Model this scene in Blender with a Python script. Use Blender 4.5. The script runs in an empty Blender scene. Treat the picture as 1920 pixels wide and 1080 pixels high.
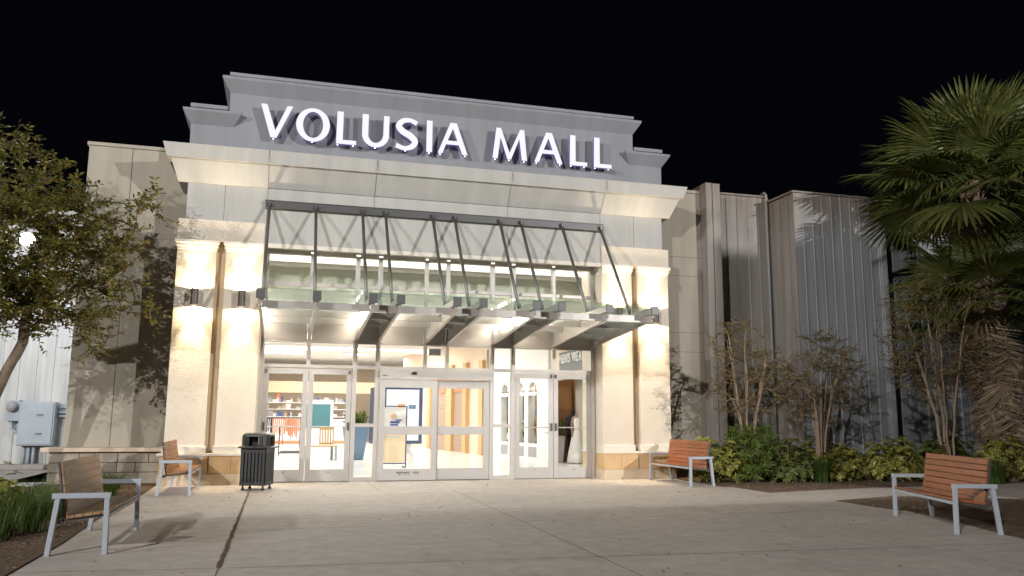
import bpy, math, random
from mathutils import Vector, Matrix, noise as mnoise

R = math.radians
scene = bpy.context.scene
col = scene.collection

# ------------------------------------------------------------------ camera
cam_d = bpy.data.cameras.new("camera"); cam = bpy.data.objects.new("camera", cam_d); col.objects.link(cam)
cam_d.sensor_width = 36.0; cam_d.lens = 1541.08 / 1920 * 36.0
cam_d.clip_start = 0.05; cam_d.clip_end = 500
PIT, YAW, ROL = 0.155267, 0.270532, 0.0066526
_f = Vector((math.sin(YAW) * math.cos(PIT), math.cos(YAW) * math.cos(PIT), math.sin(PIT)))
_r = Vector((math.cos(YAW), -math.sin(YAW), 0)); _u = _r.cross(_f)
_a = math.cos(ROL) * _r + math.sin(ROL) * _u; _b = -math.sin(ROL) * _r + math.cos(ROL) * _u
cam.matrix_world = Matrix(((_a.x, _b.x, -_f.x, -3.448), (_a.y, _b.y, -_f.y, -19.036), (_a.z, _b.z, -_f.z, 1.45), (0, 0, 0, 1)))
scene.camera = cam

# ------------------------------------------------------------------ night sky
w = bpy.data.worlds.new("World"); scene.world = w; w.use_nodes = True
bg = w.node_tree.nodes["Background"]
bg.inputs[0].default_value = (0.00125, 0.0013, 0.0024, 1); bg.inputs[1].default_value = 1.0

scene.view_settings.view_transform = 'Standard'
try: scene.view_settings.look = 'None'
except Exception: pass
scene.view_settings.exposure = 0.0; scene.view_settings.gamma = 1.0
cy = scene.cycles
cy.use_denoising = True; cy.max_bounces = 8; cy.diffuse_bounces = 4; cy.glossy_bounces = 3
cy.transparent_max_bounces = 24; cy.transmission_bounces = 4
cy.sample_clamp_indirect = 6.0; cy.caustics_reflective = False; cy.caustics_refractive = False
cy.use_light_tree = True

# ------------------------------------------------------------------ lot lamps (tall lamps of the car park, behind and beside the camera)
def lamp(name, loc, power, color, radius=0.2, typ='POINT', target=None, size=None, blend=0.3, size_xy=None):
    d = bpy.data.lights.new(name, typ); d.energy = power; d.color = color
    if typ in ('POINT', 'SPOT'): d.shadow_soft_size = radius
    if typ == 'SPOT': d.spot_size = size; d.spot_blend = blend
    if typ == 'AREA': d.shape = 'RECTANGLE'; d.size, d.size_y = size_xy
    o = bpy.data.objects.new(name, d); o.location = loc; col.objects.link(o)
    if target is not None:
        o.rotation_euler = (Vector(target) - Vector(loc)).to_track_quat('-Z', 'Y').to_euler()
    return o
LOT = (1.0, 0.985, 0.965)
lamp('lot_lamp', (-22, -35, 14.5), 31000, LOT, 0.2)
lamp('lot_lamp', (-40, -30, 14.0), 33000, LOT, 0.2)
lamp('lot_lamp', (20, -33, 10.4), 32000, LOT, 0.13)

# ------------------------------------------------------------------ materials
def mat(name, color, rough=0.6, metal=0.0, bump=0.0, bscale=40, var=0.0, vscale=3.0, spec=0.5, emit=None, estr=0, streak=None):
    m = bpy.data.materials.new(name); m.use_nodes = True
    nt = m.node_tree; N = nt.nodes; L = nt.links
    p = N['Principled BSDF']
    p.inputs['Base Color'].default_value = (*color, 1); p.inputs['Roughness'].default_value = rough
    p.inputs['Metallic'].default_value = metal; p.inputs['Specular IOR Level'].default_value = spec
    tc = N.new('ShaderNodeTexCoord')
    if var > 0:
        n = N.new('ShaderNodeTexNoise'); n.inputs['Scale'].default_value = vscale; n.inputs['Detail'].default_value = 8; n.inputs['Roughness'].default_value = 0.65
        mp = N.new('ShaderNodeMapping')
        if streak: mp.inputs['Scale'].default_value = streak
        L.new(tc.outputs['Object'], mp.inputs['Vector']); L.new(mp.outputs[0], n.inputs['Vector'])
        r = N.new('ShaderNodeMapRange'); r.inputs[1].default_value = 0.3; r.inputs[2].default_value = 0.7
        r.inputs[3].default_value = 1 - var; r.inputs[4].default_value = 1 + var * 0.6
        L.new(n.outputs[0], r.inputs[0])
        mx = N.new('ShaderNodeMix'); mx.data_type = 'RGBA'; mx.blend_type = 'MULTIPLY'; mx.inputs[0].default_value = 1
        mx.inputs[6].default_value = (*color, 1)
        L.new(r.outputs[0], mx.inputs[7]); L.new(mx.outputs[2], p.inputs['Base Color'])
        r2 = N.new('ShaderNodeMapRange'); r2.inputs[3].default_value = min(1, rough + .1); r2.inputs[4].default_value = max(0, rough - .1)
        L.new(n.outputs[0], r2.inputs[0]); L.new(r2.outputs[0], p.inputs['Roughness'])
    if bump > 0:
        n2 = N.new('ShaderNodeTexNoise'); n2.inputs['Scale'].default_value = bscale; n2.inputs['Detail'].default_value = 6
        L.new(tc.outputs['Object'], n2.inputs['Vector'])
        bn = N.new('ShaderNodeBump'); bn.inputs['Strength'].default_value = bump; bn.inputs['Distance'].default_value = 0.02
        L.new(n2.outputs[0], bn.inputs['Height']); L.new(bn.outputs[0], p.inputs['Normal'])
    if emit:
        p.inputs['Emission Color'].default_value = (*emit, 1); p.inputs['Emission Strength'].default_value = estr
    return m

def glass_mat(name, tint, base=0.04, rough=0.0, top=.6):
    m = bpy.data.materials.new(name); m.use_nodes = True
    nt = m.node_tree; N = nt.nodes; L = nt.links
    for n in list(N): N.remove(n)
    out = N.new('ShaderNodeOutputMaterial'); t = N.new('ShaderNodeBsdfTransparent'); t.inputs[0].default_value = (*tint, 1)
    g = N.new('ShaderNodeBsdfGlossy'); g.inputs['Roughness'].default_value = rough; g.inputs[0].default_value = (1, 1, 1, 1)
    lw = N.new('ShaderNodeLayerWeight'); lw.inputs[0].default_value = 0.35
    mr = N.new('ShaderNodeMapRange'); mr.inputs[3].default_value = base; mr.inputs[4].default_value = top
    pw = N.new('ShaderNodeMath'); pw.operation = 'POWER'; pw.inputs[1].default_value = 2.0
    L.new(lw.outputs['Facing'], pw.inputs[0]); L.new(pw.outputs[0], mr.inputs[0])
    mx = N.new('ShaderNodeMixShader'); L.new(mr.outputs[0], mx.inputs[0]); L.new(t.outputs[0], mx.inputs[1]); L.new(g.outputs[0], mx.inputs[2])
    L.new(mx.outputs[0], out.inputs[0])
    return m

def leaf_mat(name, c1, c2, c3=None, trans=0.25, rough=0.45):
    m = bpy.data.materials.new(name); m.use_nodes = True
    nt = m.node_tree; N = nt.nodes; L = nt.links
    p = N['Principled BSDF']; p.inputs['Roughness'].default_value = rough; p.inputs['Specular IOR Level'].default_value = 0.35
    g = N.new('ShaderNodeNewGeometry'); cr = N.new('ShaderNodeValToRGB')
    cr.color_ramp.elements[0].color = (*c1, 1); cr.color_ramp.elements[1].color = (*c2, 1)
    if c3:
        e = cr.color_ramp.elements.new(0.85); e.color = (*c2, 1); cr.color_ramp.elements[2].color = (*c3, 1)
    L.new(g.outputs['Random Per Island'], cr.inputs[0]); L.new(cr.outputs[0], p.inputs['Base Color'])
    tr = N.new('ShaderNodeBsdfTranslucent'); L.new(cr.outputs[0], tr.inputs[0])
    mx = N.new('ShaderNodeMixShader'); mx.inputs[0].default_value = trans
    out = N['Material Output']
    L.new(p.outputs[0], mx.inputs[1]); L.new(tr.outputs[0], mx.inputs[2]); L.new(mx.outputs[0], out.inputs[0])
    return m

def concrete_mat(name, color, dark, spots=True):
    m = bpy.data.materials.new(name); m.use_nodes = True
    nt = m.node_tree; N = nt.nodes; L = nt.links
    p = N['Principled BSDF']; p.inputs['Specular IOR Level'].default_value = 0.35
    tc = N.new('ShaderNodeTexCoord')
    def noise(scale, det, sc=(1, 1, 1)):
        mp = N.new('ShaderNodeMapping'); mp.inputs['Scale'].default_value = sc
        n = N.new('ShaderNodeTexNoise'); n.inputs['Scale'].default_value = scale; n.inputs['Detail'].default_value = det; n.inputs['Roughness'].default_value = 0.6
        L.new(tc.outputs['Object'], mp.inputs[0]); L.new(mp.outputs[0], n.inputs['Vector']); return n
    n1 = noise(0.55, 8, (1, 2.2, 1)); n2 = noise(5, 8); n3 = noise(220, 2)
    r1 = N.new('ShaderNodeMapRange'); r1.inputs[1].default_value = .32; r1.inputs[2].default_value = .68
    L.new(n1.outputs[0], r1.inputs[0])
    mx = N.new('ShaderNodeMix'); mx.data_type = 'RGBA'; mx.inputs[6].default_value = (*dark, 1); mx.inputs[7].default_value = (*color, 1)
    L.new(r1.outputs[0], mx.inputs[0])
    r2 = N.new('ShaderNodeMapRange'); r2.inputs[1].default_value = .3; r2.inputs[2].default_value = .7; r2.inputs[3].default_value = .82; r2.inputs[4].default_value = 1.08
    L.new(n2.outputs[0], r2.inputs[0])
    m2 = N.new('ShaderNodeMix'); m2.data_type = 'RGBA'; m2.blend_type = 'MULTIPLY'; m2.inputs[0].default_value = 1
    L.new(mx.outputs[2], m2.inputs[6]); L.new(r2.outputs[0], m2.inputs[7])
    r3 = N.new('ShaderNodeMapRange'); r3.inputs[1].default_value = .25; r3.inputs[2].default_value = .75; r3.inputs[3].default_value = .8; r3.inputs[4].default_value = 1.15
    L.new(n3.outputs[0], r3.inputs[0])
    m3 = N.new('ShaderNodeMix'); m3.data_type = 'RGBA'; m3.blend_type = 'MULTIPLY'; m3.inputs[0].default_value = 1
    L.new(m2.outputs[2], m3.inputs[6]); L.new(r3.outputs[0], m3.inputs[7]); L.new(m3.outputs[2], p.inputs['Base Color'])
    vo = N.new('ShaderNodeTexVoronoi'); vo.inputs['Scale'].default_value = 1.9; L.new(tc.outputs['Object'], vo.inputs['Vector'])
    vr = N.new('ShaderNodeMapRange'); vr.inputs[1].default_value = .025; vr.inputs[2].default_value = .07; vr.inputs[3].default_value = .62; vr.inputs[4].default_value = 1.0
    L.new(vo.outputs['Distance'], vr.inputs[0])
    n4 = noise(1.1, 10, (1.6, .5, 1)); r4 = N.new('ShaderNodeMapRange'); r4.inputs[1].default_value = .56; r4.inputs[2].default_value = .70; r4.inputs[3].default_value = 1.0; r4.inputs[4].default_value = .86
    L.new(n4.outputs[0], r4.inputs[0])
    mm = N.new('ShaderNodeMath'); mm.operation = 'MULTIPLY'; L.new(vr.outputs[0], mm.inputs[0]); L.new(r4.outputs[0], mm.inputs[1])
    m4 = N.new('ShaderNodeMix'); m4.data_type = 'RGBA'; m4.blend_type = 'MULTIPLY'; m4.inputs[0].default_value = 1
    L.new(m3.outputs[2], m4.inputs[6]); L.new(mm.outputs[0], m4.inputs[7]); L.new(m4.outputs[2], p.inputs['Base Color'])
    rr = N.new('ShaderNodeMapRange'); rr.inputs[3].default_value = .55; rr.inputs[4].default_value = .9
    L.new(n1.outputs[0], rr.inputs[0]); L.new(rr.outputs[0], p.inputs['Roughness'])
    b = N.new('ShaderNodeBump'); b.inputs['Strength'].default_value = .25; b.inputs['Distance'].default_value = .006
    L.new(n3.outputs[0], b.inputs['Height']); L.new(b.outputs[0], p.inputs['Normal'])
    return m

def wood_mat(name, c1, c2, axis=(14, 1.2, 14)):
    m = bpy.data.materials.new(name); m.use_nodes = True
    nt = m.node_tree; N = nt.nodes; L = nt.links
    p = N['Principled BSDF']; p.inputs['Roughness'].default_value = .5
    tc = N.new('ShaderNodeTexCoord'); mp = N.new('ShaderNodeMapping'); mp.inputs['Scale'].default_value = axis
    n = N.new('ShaderNodeTexNoise'); n.inputs['Scale'].default_value = 3; n.inputs['Detail'].default_value = 8; n.inputs['Distortion'].default_value = .6
    L.new(tc.outputs['Object'], mp.inputs[0]); L.new(mp.outputs[0], n.inputs['Vector'])
    g = N.new('ShaderNodeNewGeometry')
    ad = N.new('ShaderNodeMath'); ad.operation = 'MULTIPLY_ADD'; ad.inputs[1].default_value = .35
    L.new(g.outputs['Random Per Island'], ad.inputs[0]); L.new(n.outputs[0], ad.inputs[2])
    cr = N.new('ShaderNodeValToRGB'); cr.color_ramp.elements[0].position = .4; cr.color_ramp.elements[1].position = .95
    cr.color_ramp.elements[0].color = (*c1, 1); cr.color_ramp.elements[1].color = (*c2, 1)
    L.new(ad.outputs[0], cr.inputs[0]); L.new(cr.outputs[0], p.inputs['Base Color'])
    b = N.new('ShaderNodeBump'); b.inputs['Strength'].default_value = .2; b.inputs['Distance'].default_value = .004
    L.new(n.outputs[0], b.inputs['Height']); L.new(b.outputs[0], p.inputs['Normal'])
    return m

def siding_mat(name, base, rust, rustamt):
    m = bpy.data.materials.new(name); m.use_nodes = True
    nt = m.node_tree; N = nt.nodes; L = nt.links
    p = N['Principled BSDF']; p.inputs['Roughness'].default_value = .55
    tc = N.new('ShaderNodeTexCoord'); sx = N.new('ShaderNodeSeparateXYZ'); L.new(tc.outputs['Object'], sx.inputs[0])
    mp = N.new('ShaderNodeMapping'); mp.inputs['Scale'].default_value = (3.5, 3.5, .22)
    n = N.new('ShaderNodeTexNoise'); n.inputs['Scale'].default_value = 2.2; n.inputs['Detail'].default_value = 9; n.inputs['Roughness'].default_value = .7
    L.new(tc.outputs['Object'], mp.inputs[0]); L.new(mp.outputs[0], n.inputs['Vector'])
    top = N.new('ShaderNodeMapRange'); top.inputs[1].default_value = 5.6; top.inputs[2].default_value = 7.7; top.inputs[3].default_value = 0; top.inputs[4].default_value = .42
    L.new(sx.outputs[2], top.inputs[0])
    ad = N.new('ShaderNodeMath'); ad.operation = 'ADD'; L.new(n.outputs[0], ad.inputs[0]); L.new(top.outputs[0], ad.inputs[1])
    r = N.new('ShaderNodeMapRange'); r.inputs[1].default_value = .62; r.inputs[2].default_value = .95; r.inputs[4].default_value = rustamt
    L.new(ad.outputs[0], r.inputs[0])
    mx = N.new('ShaderNodeMix'); mx.data_type = 'RGBA'; mx.inputs[6].default_value = (*base, 1); mx.inputs[7].default_value = (*rust, 1)
    L.new(r.outputs[0], mx.inputs[0])
    n2 = N.new('ShaderNodeTexNoise'); n2.inputs['Scale'].default_value = 1.3; n2.inputs['Detail'].default_value = 10
    L.new(mp.outputs[0], n2.inputs['Vector'])
    r2 = N.new('ShaderNodeMapRange'); r2.inputs[1].default_value = .3; r2.inputs[2].default_value = .7; r2.inputs[3].default_value = .7; r2.inputs[4].default_value = 1.1
    L.new(n2.outputs[0], r2.inputs[0])
    m2 = N.new('ShaderNodeMix'); m2.data_type = 'RGBA'; m2.blend_type = 'MULTIPLY'; m2.inputs[0].default_value = 1
    L.new(mx.outputs[2], m2.inputs[6]); L.new(r2.outputs[0], m2.inputs[7]); L.new(m2.outputs[2], p.inputs['Base Color'])
    return m

def emis(name, color, strength):
    m = bpy.data.materials.new(name); m.use_nodes = True
    nt = m.node_tree
    for n in list(nt.nodes): nt.nodes.remove(n)
    o = nt.nodes.new('ShaderNodeOutputMaterial'); e = nt.nodes.new('ShaderNodeEmission')
    e.inputs[0].default_value = (*color, 1); e.inputs[1].default_value = strength
    nt.links.new(e.outputs[0], o.inputs[0]); return m

M = dict(
    paint=mat('painted_panel', (.46, .447, .42), .75, bump=.07, bscale=60, var=.13, vscale=1.1, streak=(2.2, 1, .25)),
    parapet=mat('parapet_paint', (.25, .256, .275), .75, bump=.06, bscale=60, var=.12, vscale=1.1, streak=(2.2, 1, .25)),
    wing=mat('wing_paint', (.38, .34, .275), .8, bump=.14, bscale=50, var=.18, vscale=1.0, streak=(2, 1, .3)),
    stucco=mat('rough_stucco', (.66, .59, .49), .9, bump=.7, bscale=48, var=.07, vscale=1.5),
    trim=mat('stucco_trim', (.70, .65, .57), .8, bump=.1, bscale=60),
    groove=mat('shaded_ochre_groove', (.60, .495, .35), .85, bump=.1, bscale=50),  # ochre tone carries the shade of the pier recess in its colour
    tile=mat('sandstone_tile', (.62, .42, .22), .7, bump=.15, bscale=30, var=.15, vscale=2.5),
    tile_pale=mat('pale_base_tile', (.60, .49, .36), .7, bump=.2, bscale=25, var=.18, vscale=3),
    stone=mat('grey_stone', (.36, .31, .25), .85, bump=.6, bscale=14, var=.35, vscale=3),
    caulk=mat('joint_caulk', (.16, .145, .13), .9),
    alu=mat('anodised_aluminium', (.50, .47, .44), .45, metal=.25, var=.05, vscale=2),
    alu_light=mat('door_aluminium', (.47, .45, .43), .45, metal=.2, var=.05, vscale=2),
    steel=mat('canopy_steel', (.50, .465, .43), .42, metal=.25, var=.06, vscale=3),
    dark_steel=mat('dark_steel', (.105, .105, .105), .45, metal=.4),
    rod=mat('tie_rod_steel', (.16, .15, .14), .4, metal=.5),
    chrome=mat('polished_steel', (.6, .6, .6), .2, metal=1),
    bronze=mat('bronze_metal', (.10, .085, .075), .45, metal=.5),
    black=mat('black_metal', (.016, .018, .017), .42, var=.3, vscale=8),
    black_lid=mat('black_plastic', (.03, .032, .03), .38),
    white_metal=mat('painted_bench_steel', (.37, .40, .45), .4, var=.08, vscale=6),
    rubber=mat('rubber_foot', (.02, .02, .02), .8),
    grey_box=mat('grey_enamel', (.42, .47, .52), .5, var=.1, vscale=3),
    glass=glass_mat('window_glass', (.97, .985, .975), .035),
    canopy_glass=glass_mat('canopy_glass', (.85, .93, .89), .05, .0, .38),
    concrete=concrete_mat('plaza_concrete', (.56, .505, .455), (.475, .43, .39)),
    walkway=concrete_mat('walkway_concrete', (.42, .38, .34), (.33, .30, .27)),
    asphalt=mat('asphalt', (.05, .05, .05), .9, bump=.3, bscale=90, var=.2),
    joint=mat('joint_dark', (.11, .095, .08), .95),  # plain dark tone of the pavement joints themselves
    soil=mat('mulch_soil', (.15, .10, .066), .95, bump=1.0, bscale=45, var=.5, vscale=18),
    chip=leaf_mat('mulch_chip', (.09, .055, .03), (.28, .185, .105), (.50, .38, .26), 0.0, .8),
    bark=mat('bark', (.17, .125, .09), .9, bump=.6, bscale=30, var=.35, vscale=6),
    pale_bark=mat('smooth_bark', (.25, .18, .125), .75, bump=.3, bscale=30, var=.35, vscale=7),
    white_side=siding_mat('white_siding', (.62, .62, .60), (.4, .33, .25), .35),
    grey_side=siding_mat('weathered_siding', (.29, .30, .31), (.22, .15, .10), .75),
    tan_side=siding_mat('tan_siding', (.29, .265, .24), (.19, .13, .09), .6),
    wood=wood_mat('bench_wood', (.17, .075, .03), (.36, .175, .075)),
    wood_red=wood_mat('bench_wood_red', (.19, .062, .024), (.36, .13, .05)),
    wood_pale=wood_mat('bench_wood_pale', (.21, .115, .055), (.36, .21, .11)),
    sign_white=emis('sign_letter_glow', (.93, .92, 1.0), 1.05),
    sign_return=mat('sign_letter_return', (.10, .08, .20), .4, emit=(.30, .24, .85), estr=.22),
    led=emis('led_dot', (.85, .9, 1.0), 6),
    tube=emis('tube_light', (1.0, .90, .75), 68.0),
    lens=emis('sconce_lens', (1.0, .82, .55), 25.0),
    flood=emis('flood_lens', (.86, .90, 1.0), 130.0),
    panel_light=emis('ceiling_panel', (1.0, .97, .92), 6.0),
    poster=emis('backlit_poster', (1.0, .99, .96), 1.15),
    int_white=mat('interior_white', (.78, .76, .73), .6),
    int_beige=mat('interior_beige', (.62, .44, .29), .7),
    int_cream=mat('interior_cream', (.72, .58, .44), .7),
    int_floor=mat('polished_tile', (.74, .72, .69), .18, var=.04, vscale=1),
    int_green=mat('bulkhead_paint', (.52, .54, .46), .8),
    coral=mat('coral_paint', (.62, .22, .11), .7),
    tan=mat('tan_pilaster', (.58, .37, .19), .7),
    shutter=mat('shutter_metal', (.42, .30, .24), .5),
    navy=mat('navy_frame', (.03, .045, .13), .5),
    teal=mat('teal_board', (.07, .19, .22), .5),
    blue=mat('planter_blue', (.12, .20, .32), .45),
    dkgrey=mat('sign_grey', (.15, .15, .16), .6),
    midgrey=mat('mid_grey', (.34, .33, .34), .6),
    brown=mat('brown_panel', (.28, .13, .05), .55),
    paper=mat('paper', (.70, .69, .68), .7),
    cream_paper=mat('cream_paper', (.68, .53, .36), .7),
    orange=mat('orange_print', (.70, .33, .06), .6),
    print_blue=mat('blue_print', (.05, .10, .33), .6),
    print_red=mat('red_print', (.75, .13, .04), .6),
    suit=mat('dark_suit', (.02, .02, .03), .7),
    dress=mat('white_dress', (.72, .70, .69), .7),
    skin=mat('mannequin_skin', (.38, .24, .17), .5),
    light_wood=wood_mat('light_wood', (.48, .29, .12), (.62, .41, .2)),
    green_leaf=leaf_mat('tree_leaf', (.075, .080, .013), (.19, .172, .030), (.32, .19, .05), .3),
    myrtle_leaf=leaf_mat('myrtle_leaf', (.085, .070, .022), (.20, .15, .045), (.28, .24, .08), .3),
    yellow_leaf=leaf_mat('variegated_leaf', (.10, .12, .022), (.32, .30, .06), (.52, .46, .15), .25),
    hedge_leaf=leaf_mat('hedge_leaf', (.035, .058, .014), (.125, .145, .03), (.24, .22, .06), .25),
    oleander_leaf=leaf_mat('narrow_leaf', (.055, .10, .018), (.17, .21, .04), None, .25),
    grass_leaf=leaf_mat('grass_blade', (.025, .055, .010), (.09, .14, .025), (.18, .19, .06), .25),
    palm_leaf=leaf_mat('palm_leaf', (.060, .074, .019), (.115, .128, .034), (.18, .17, .055), .2, .4),
    palm_yellow=leaf_mat('yellow_palm_leaf', (.14, .16, .015), (.20, .19, .02), None, .2),
    palm_dead=leaf_mat('dead_palm_leaf', (.13, .09, .055), (.25, .18, .115), (.34, .27, .19), .1, .8),
)

# ------------------------------------------------------------------ mesh helpers
class MB:
    def __init__(s): s.v = []; s.f = []; s.mi = []
    def add(s, vs, fs, mi=0):
        b = len(s.v); s.v.extend([tuple(p) for p in vs]); s.f.extend([tuple(b + i for i in f) for f in fs]); s.mi.extend([mi] * len(fs)); return s
    def hexa(s, p, mi=0):
        return s.add(p, [(0, 3, 2, 1), (4, 5, 6, 7), (0, 1, 5, 4), (1, 2, 6, 5), (2, 3, 7, 6), (3, 0, 4, 7)], mi)
    def box(s, x0, x1, y0, y1, z0, z1, mi=0):
        return s.hexa([(x0, y0, z0), (x1, y0, z0), (x1, y1, z0), (x0, y1, z0), (x0, y0, z1), (x1, y0, z1), (x1, y1, z1), (x0, y1, z1)], mi)
    def frustum(s, r0, z0, r1, z1, mi=0):
        a, b, c, d = r0; e, f, g, h = r1
        return s.hexa([(a, c, z0), (b, c, z0), (b, d, z0), (a, d, z0), (e, g, z1), (f, g, z1), (f, h, z1), (e, h, z1)], mi)
    def obox(s, c, ax, ay, az, mi=0):
        c = Vector(c); ax, ay, az = Vector(ax), Vector(ay), Vector(az); p = []
        for k in (-1, 1):
            for i, j in ((-1, -1), (1, -1), (1, 1), (-1, 1)): p.append(c + i * ax + j * ay + k * az)
        return s.hexa(p, mi)
    def bar(s, p, q, wdt, thk, up=(0, 0, 1), mi=0):
        p, q = Vector(p), Vector(q); d = (q - p); n = d.normalized(); sd = n.cross(Vector(up))
        if sd.length < 1e-4: sd = n.cross(Vector((1, 0, 0)))
        sd.normalize(); u = sd.cross(n)
        return s.obox((p + q) / 2, sd * wdt / 2, u * thk / 2, d / 2, mi)
    def tube(s, pts, rad, n=8, mi=0, cap=True):
        pts = [Vector(p) for p in pts]; k = len(pts)
        if not hasattr(rad, '__len__'): rad = [rad] * k
        vs = []; fs = []; prev = None
        for i, p in enumerate(pts):
            t = (pts[min(i + 1, k - 1)] - pts[max(i - 1, 0)]).normalized()
            if prev is None:
                a = t.orthogonal().normalized()
            else:
                a = prev - t * prev.dot(t)
                a = a.normalized() if a.length > 1e-5 else t.orthogonal().normalized()
            prev = a; b = t.cross(a)
            for j in range(n):
                g = 2 * math.pi * j / n; vs.append(p + (a * math.cos(g) + b * math.sin(g)) * rad[i])
        for i in range(k - 1):
            for j in range(n):
                j2 = (j + 1) % n; fs.append((i * n + j, i * n + j2, (i + 1) * n + j2, (i + 1) * n + j))
        if cap: fs.append(tuple(range(n - 1, -1, -1))); fs.append(tuple((k - 1) * n + j for j in range(n)))
        return s.add(vs, fs, mi)
    def lathe(s, prof, n=20, c=(0, 0, 0), mi=0, a0=0):
        vs = []; fs = []; k = len(prof)
        for r, z in prof:
            for j in range(n):
                g = a0 + 2 * math.pi * j / n; vs.append((c[0] + r * math.cos(g), c[1] + r * math.sin(g), c[2] + z))
        for i in range(k - 1):
            for j in range(n):
                j2 = (j + 1) % n; fs.append((i * n + j, i * n + j2, (i + 1) * n + j2, (i + 1) * n + j))
        fs.append(tuple(range(n - 1, -1, -1))); fs.append(tuple((k - 1) * n + j for j in range(n)))
        return s.add(vs, fs, mi)
    def prism(s, poly, axis, a, b, mi=0):
        n = len(poly)
        def P(u, v, t):
            return (u, t, v) if axis == 'y' else ((t, u, v) if axis == 'x' else (u, v, t))
        vs = [P(u, v, a) for u, v in poly] + [P(u, v, b) for u, v in poly]
        fs = [tuple(range(n)), tuple(range(2 * n - 1, n - 1, -1))] + [(i, n + i, n + (i + 1) % n, (i + 1) % n) for i in range(n)]
        return s.add(vs, fs, mi)
    def leaf(s, p, d, n, l, wd, fold=.12, mi=0):
        d = d.normalized(); sd = d.cross(n)
        if sd.length < 1e-4: sd = d.orthogonal()
        sd.normalize(); up = sd.cross(d)
        m = p + d * l * .5
        return s.add([p, m - sd * wd * .5 + up * fold * wd, p + d * l - up * l * .08, m + sd * wd * .5 + up * fold * wd], [(0, 1, 2), (0, 2, 3)], mi)
    def build(s, name, m, parent=None, bevel=0, smooth=False, loc=None):
        me = bpy.data.meshes.new(name); me.from_pydata(s.v, [], s.f)
        ms = m if isinstance(m, (list, tuple)) else [m]
        for x in ms: me.materials.append(M[x] if isinstance(x, str) else x)
        if len(ms) > 1: me.polygons.foreach_set('material_index', s.mi)
        if smooth: me.polygons.foreach_set('use_smooth', [True] * len(me.polygons))
        me.update()
        o = bpy.data.objects.new(name, me); col.objects.link(o)
        if parent: o.parent = parent
        if loc: o.location = loc
        if bevel:
            b = o.modifiers.new('bevel', 'BEVEL'); b.width = bevel; b.segments = 2; b.limit_method = 'ANGLE'; b.harden_normals = False
        return o

def split_build(mb, name, m, parent):
    for i in range(0, len(mb.v), 8):
        q = MB(); q.hexa(mb.v[i:i + 8]); q.build(name, m, parent)

def fix_normals(o):
    import bmesh
    bm = bmesh.new(); bm.from_mesh(o.data); bmesh.ops.recalc_face_normals(bm, faces=bm.faces); bm.to_mesh(o.data); bm.free(); return o

def tag(o, label, cat, group=None):
    o['label'] = label; o['category'] = cat
    if group: o['group'] = group
    return o
def thing(name, label, cat, loc=(0, 0, 0), rz=0, group=None):
    o = bpy.data.objects.new(name, None); col.objects.link(o); o.location = loc; o.rotation_euler = (0, 0, rz)
    o.empty_display_size = .2
    return tag(o, label, cat, group)
def struct(o): o['kind'] = 'structure'; return o
def copy_tree(o, parent=None):
    c = o.copy(); col.objects.link(c)
    if parent: c.parent = parent
    for ch in [x for x in list(o.children)]: copy_tree(ch, c)
    return c

def flat_shape(name, polys, depth, m, parent=None, xf=None, holes_ok=True):
    """polys: closed 2-D outlines (outer + holes) in x,y; extruded by depth, then mapped with xf (a 4x4)."""
    cu = bpy.data.curves.new(name, 'CURVE'); cu.dimensions = '2D'; cu.fill_mode = 'BOTH'; cu.extrude = depth / 2
    for poly in polys:
        sp = cu.splines.new('POLY'); sp.points.add(len(poly) - 1)
        for i, (x, y) in enumerate(poly): sp.points[i].co = (x, y, 0, 1)
        sp.use_cyclic_u = True
    return curve_to_mesh(name, cu, m, parent, xf)
def curve_to_mesh(name, cu, m, parent=None, xf=None):
    t = bpy.data.objects.new('tmp', cu); col.objects.link(t)
    dg = bpy.context.evaluated_depsgraph_get(); dg.update()
    me = bpy.data.meshes.new_from_object(t.evaluated_get(dg)); col.objects.unlink(t); bpy.data.objects.remove(t)
    me.name = name
    if xf: me.transform(xf)
    me.materials.clear(); me.materials.append(M[m] if isinstance(m, str) else m)
    o = bpy.data.objects.new(name, me); col.objects.link(o)
    if parent: o.parent = parent
    return o
def text_mesh(name, body, size, depth, m, parent=None, xf=None, align='CENTER', space=1.0):
    cu = bpy.data.curves.new(name, 'FONT'); cu.body = body; cu.size = size; cu.extrude = depth / 2; cu.align_x = align; cu.space_character = space
    return curve_to_mesh(name, cu, m, parent, xf)
FRONT = Matrix(((1, 0, 0, 0), (0, 0, -1, 0), (0, 1, 0, 0), (0, 0, 0, 1)))      # x,y plane -> x,z facing -Y
FACE_L = Matrix(((0, 0, -1, 0), (-1, 0, 0, 0), (0, 1, 0, 0), (0, 0, 0, 1)))     # facing -X, text runs to -Y

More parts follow.
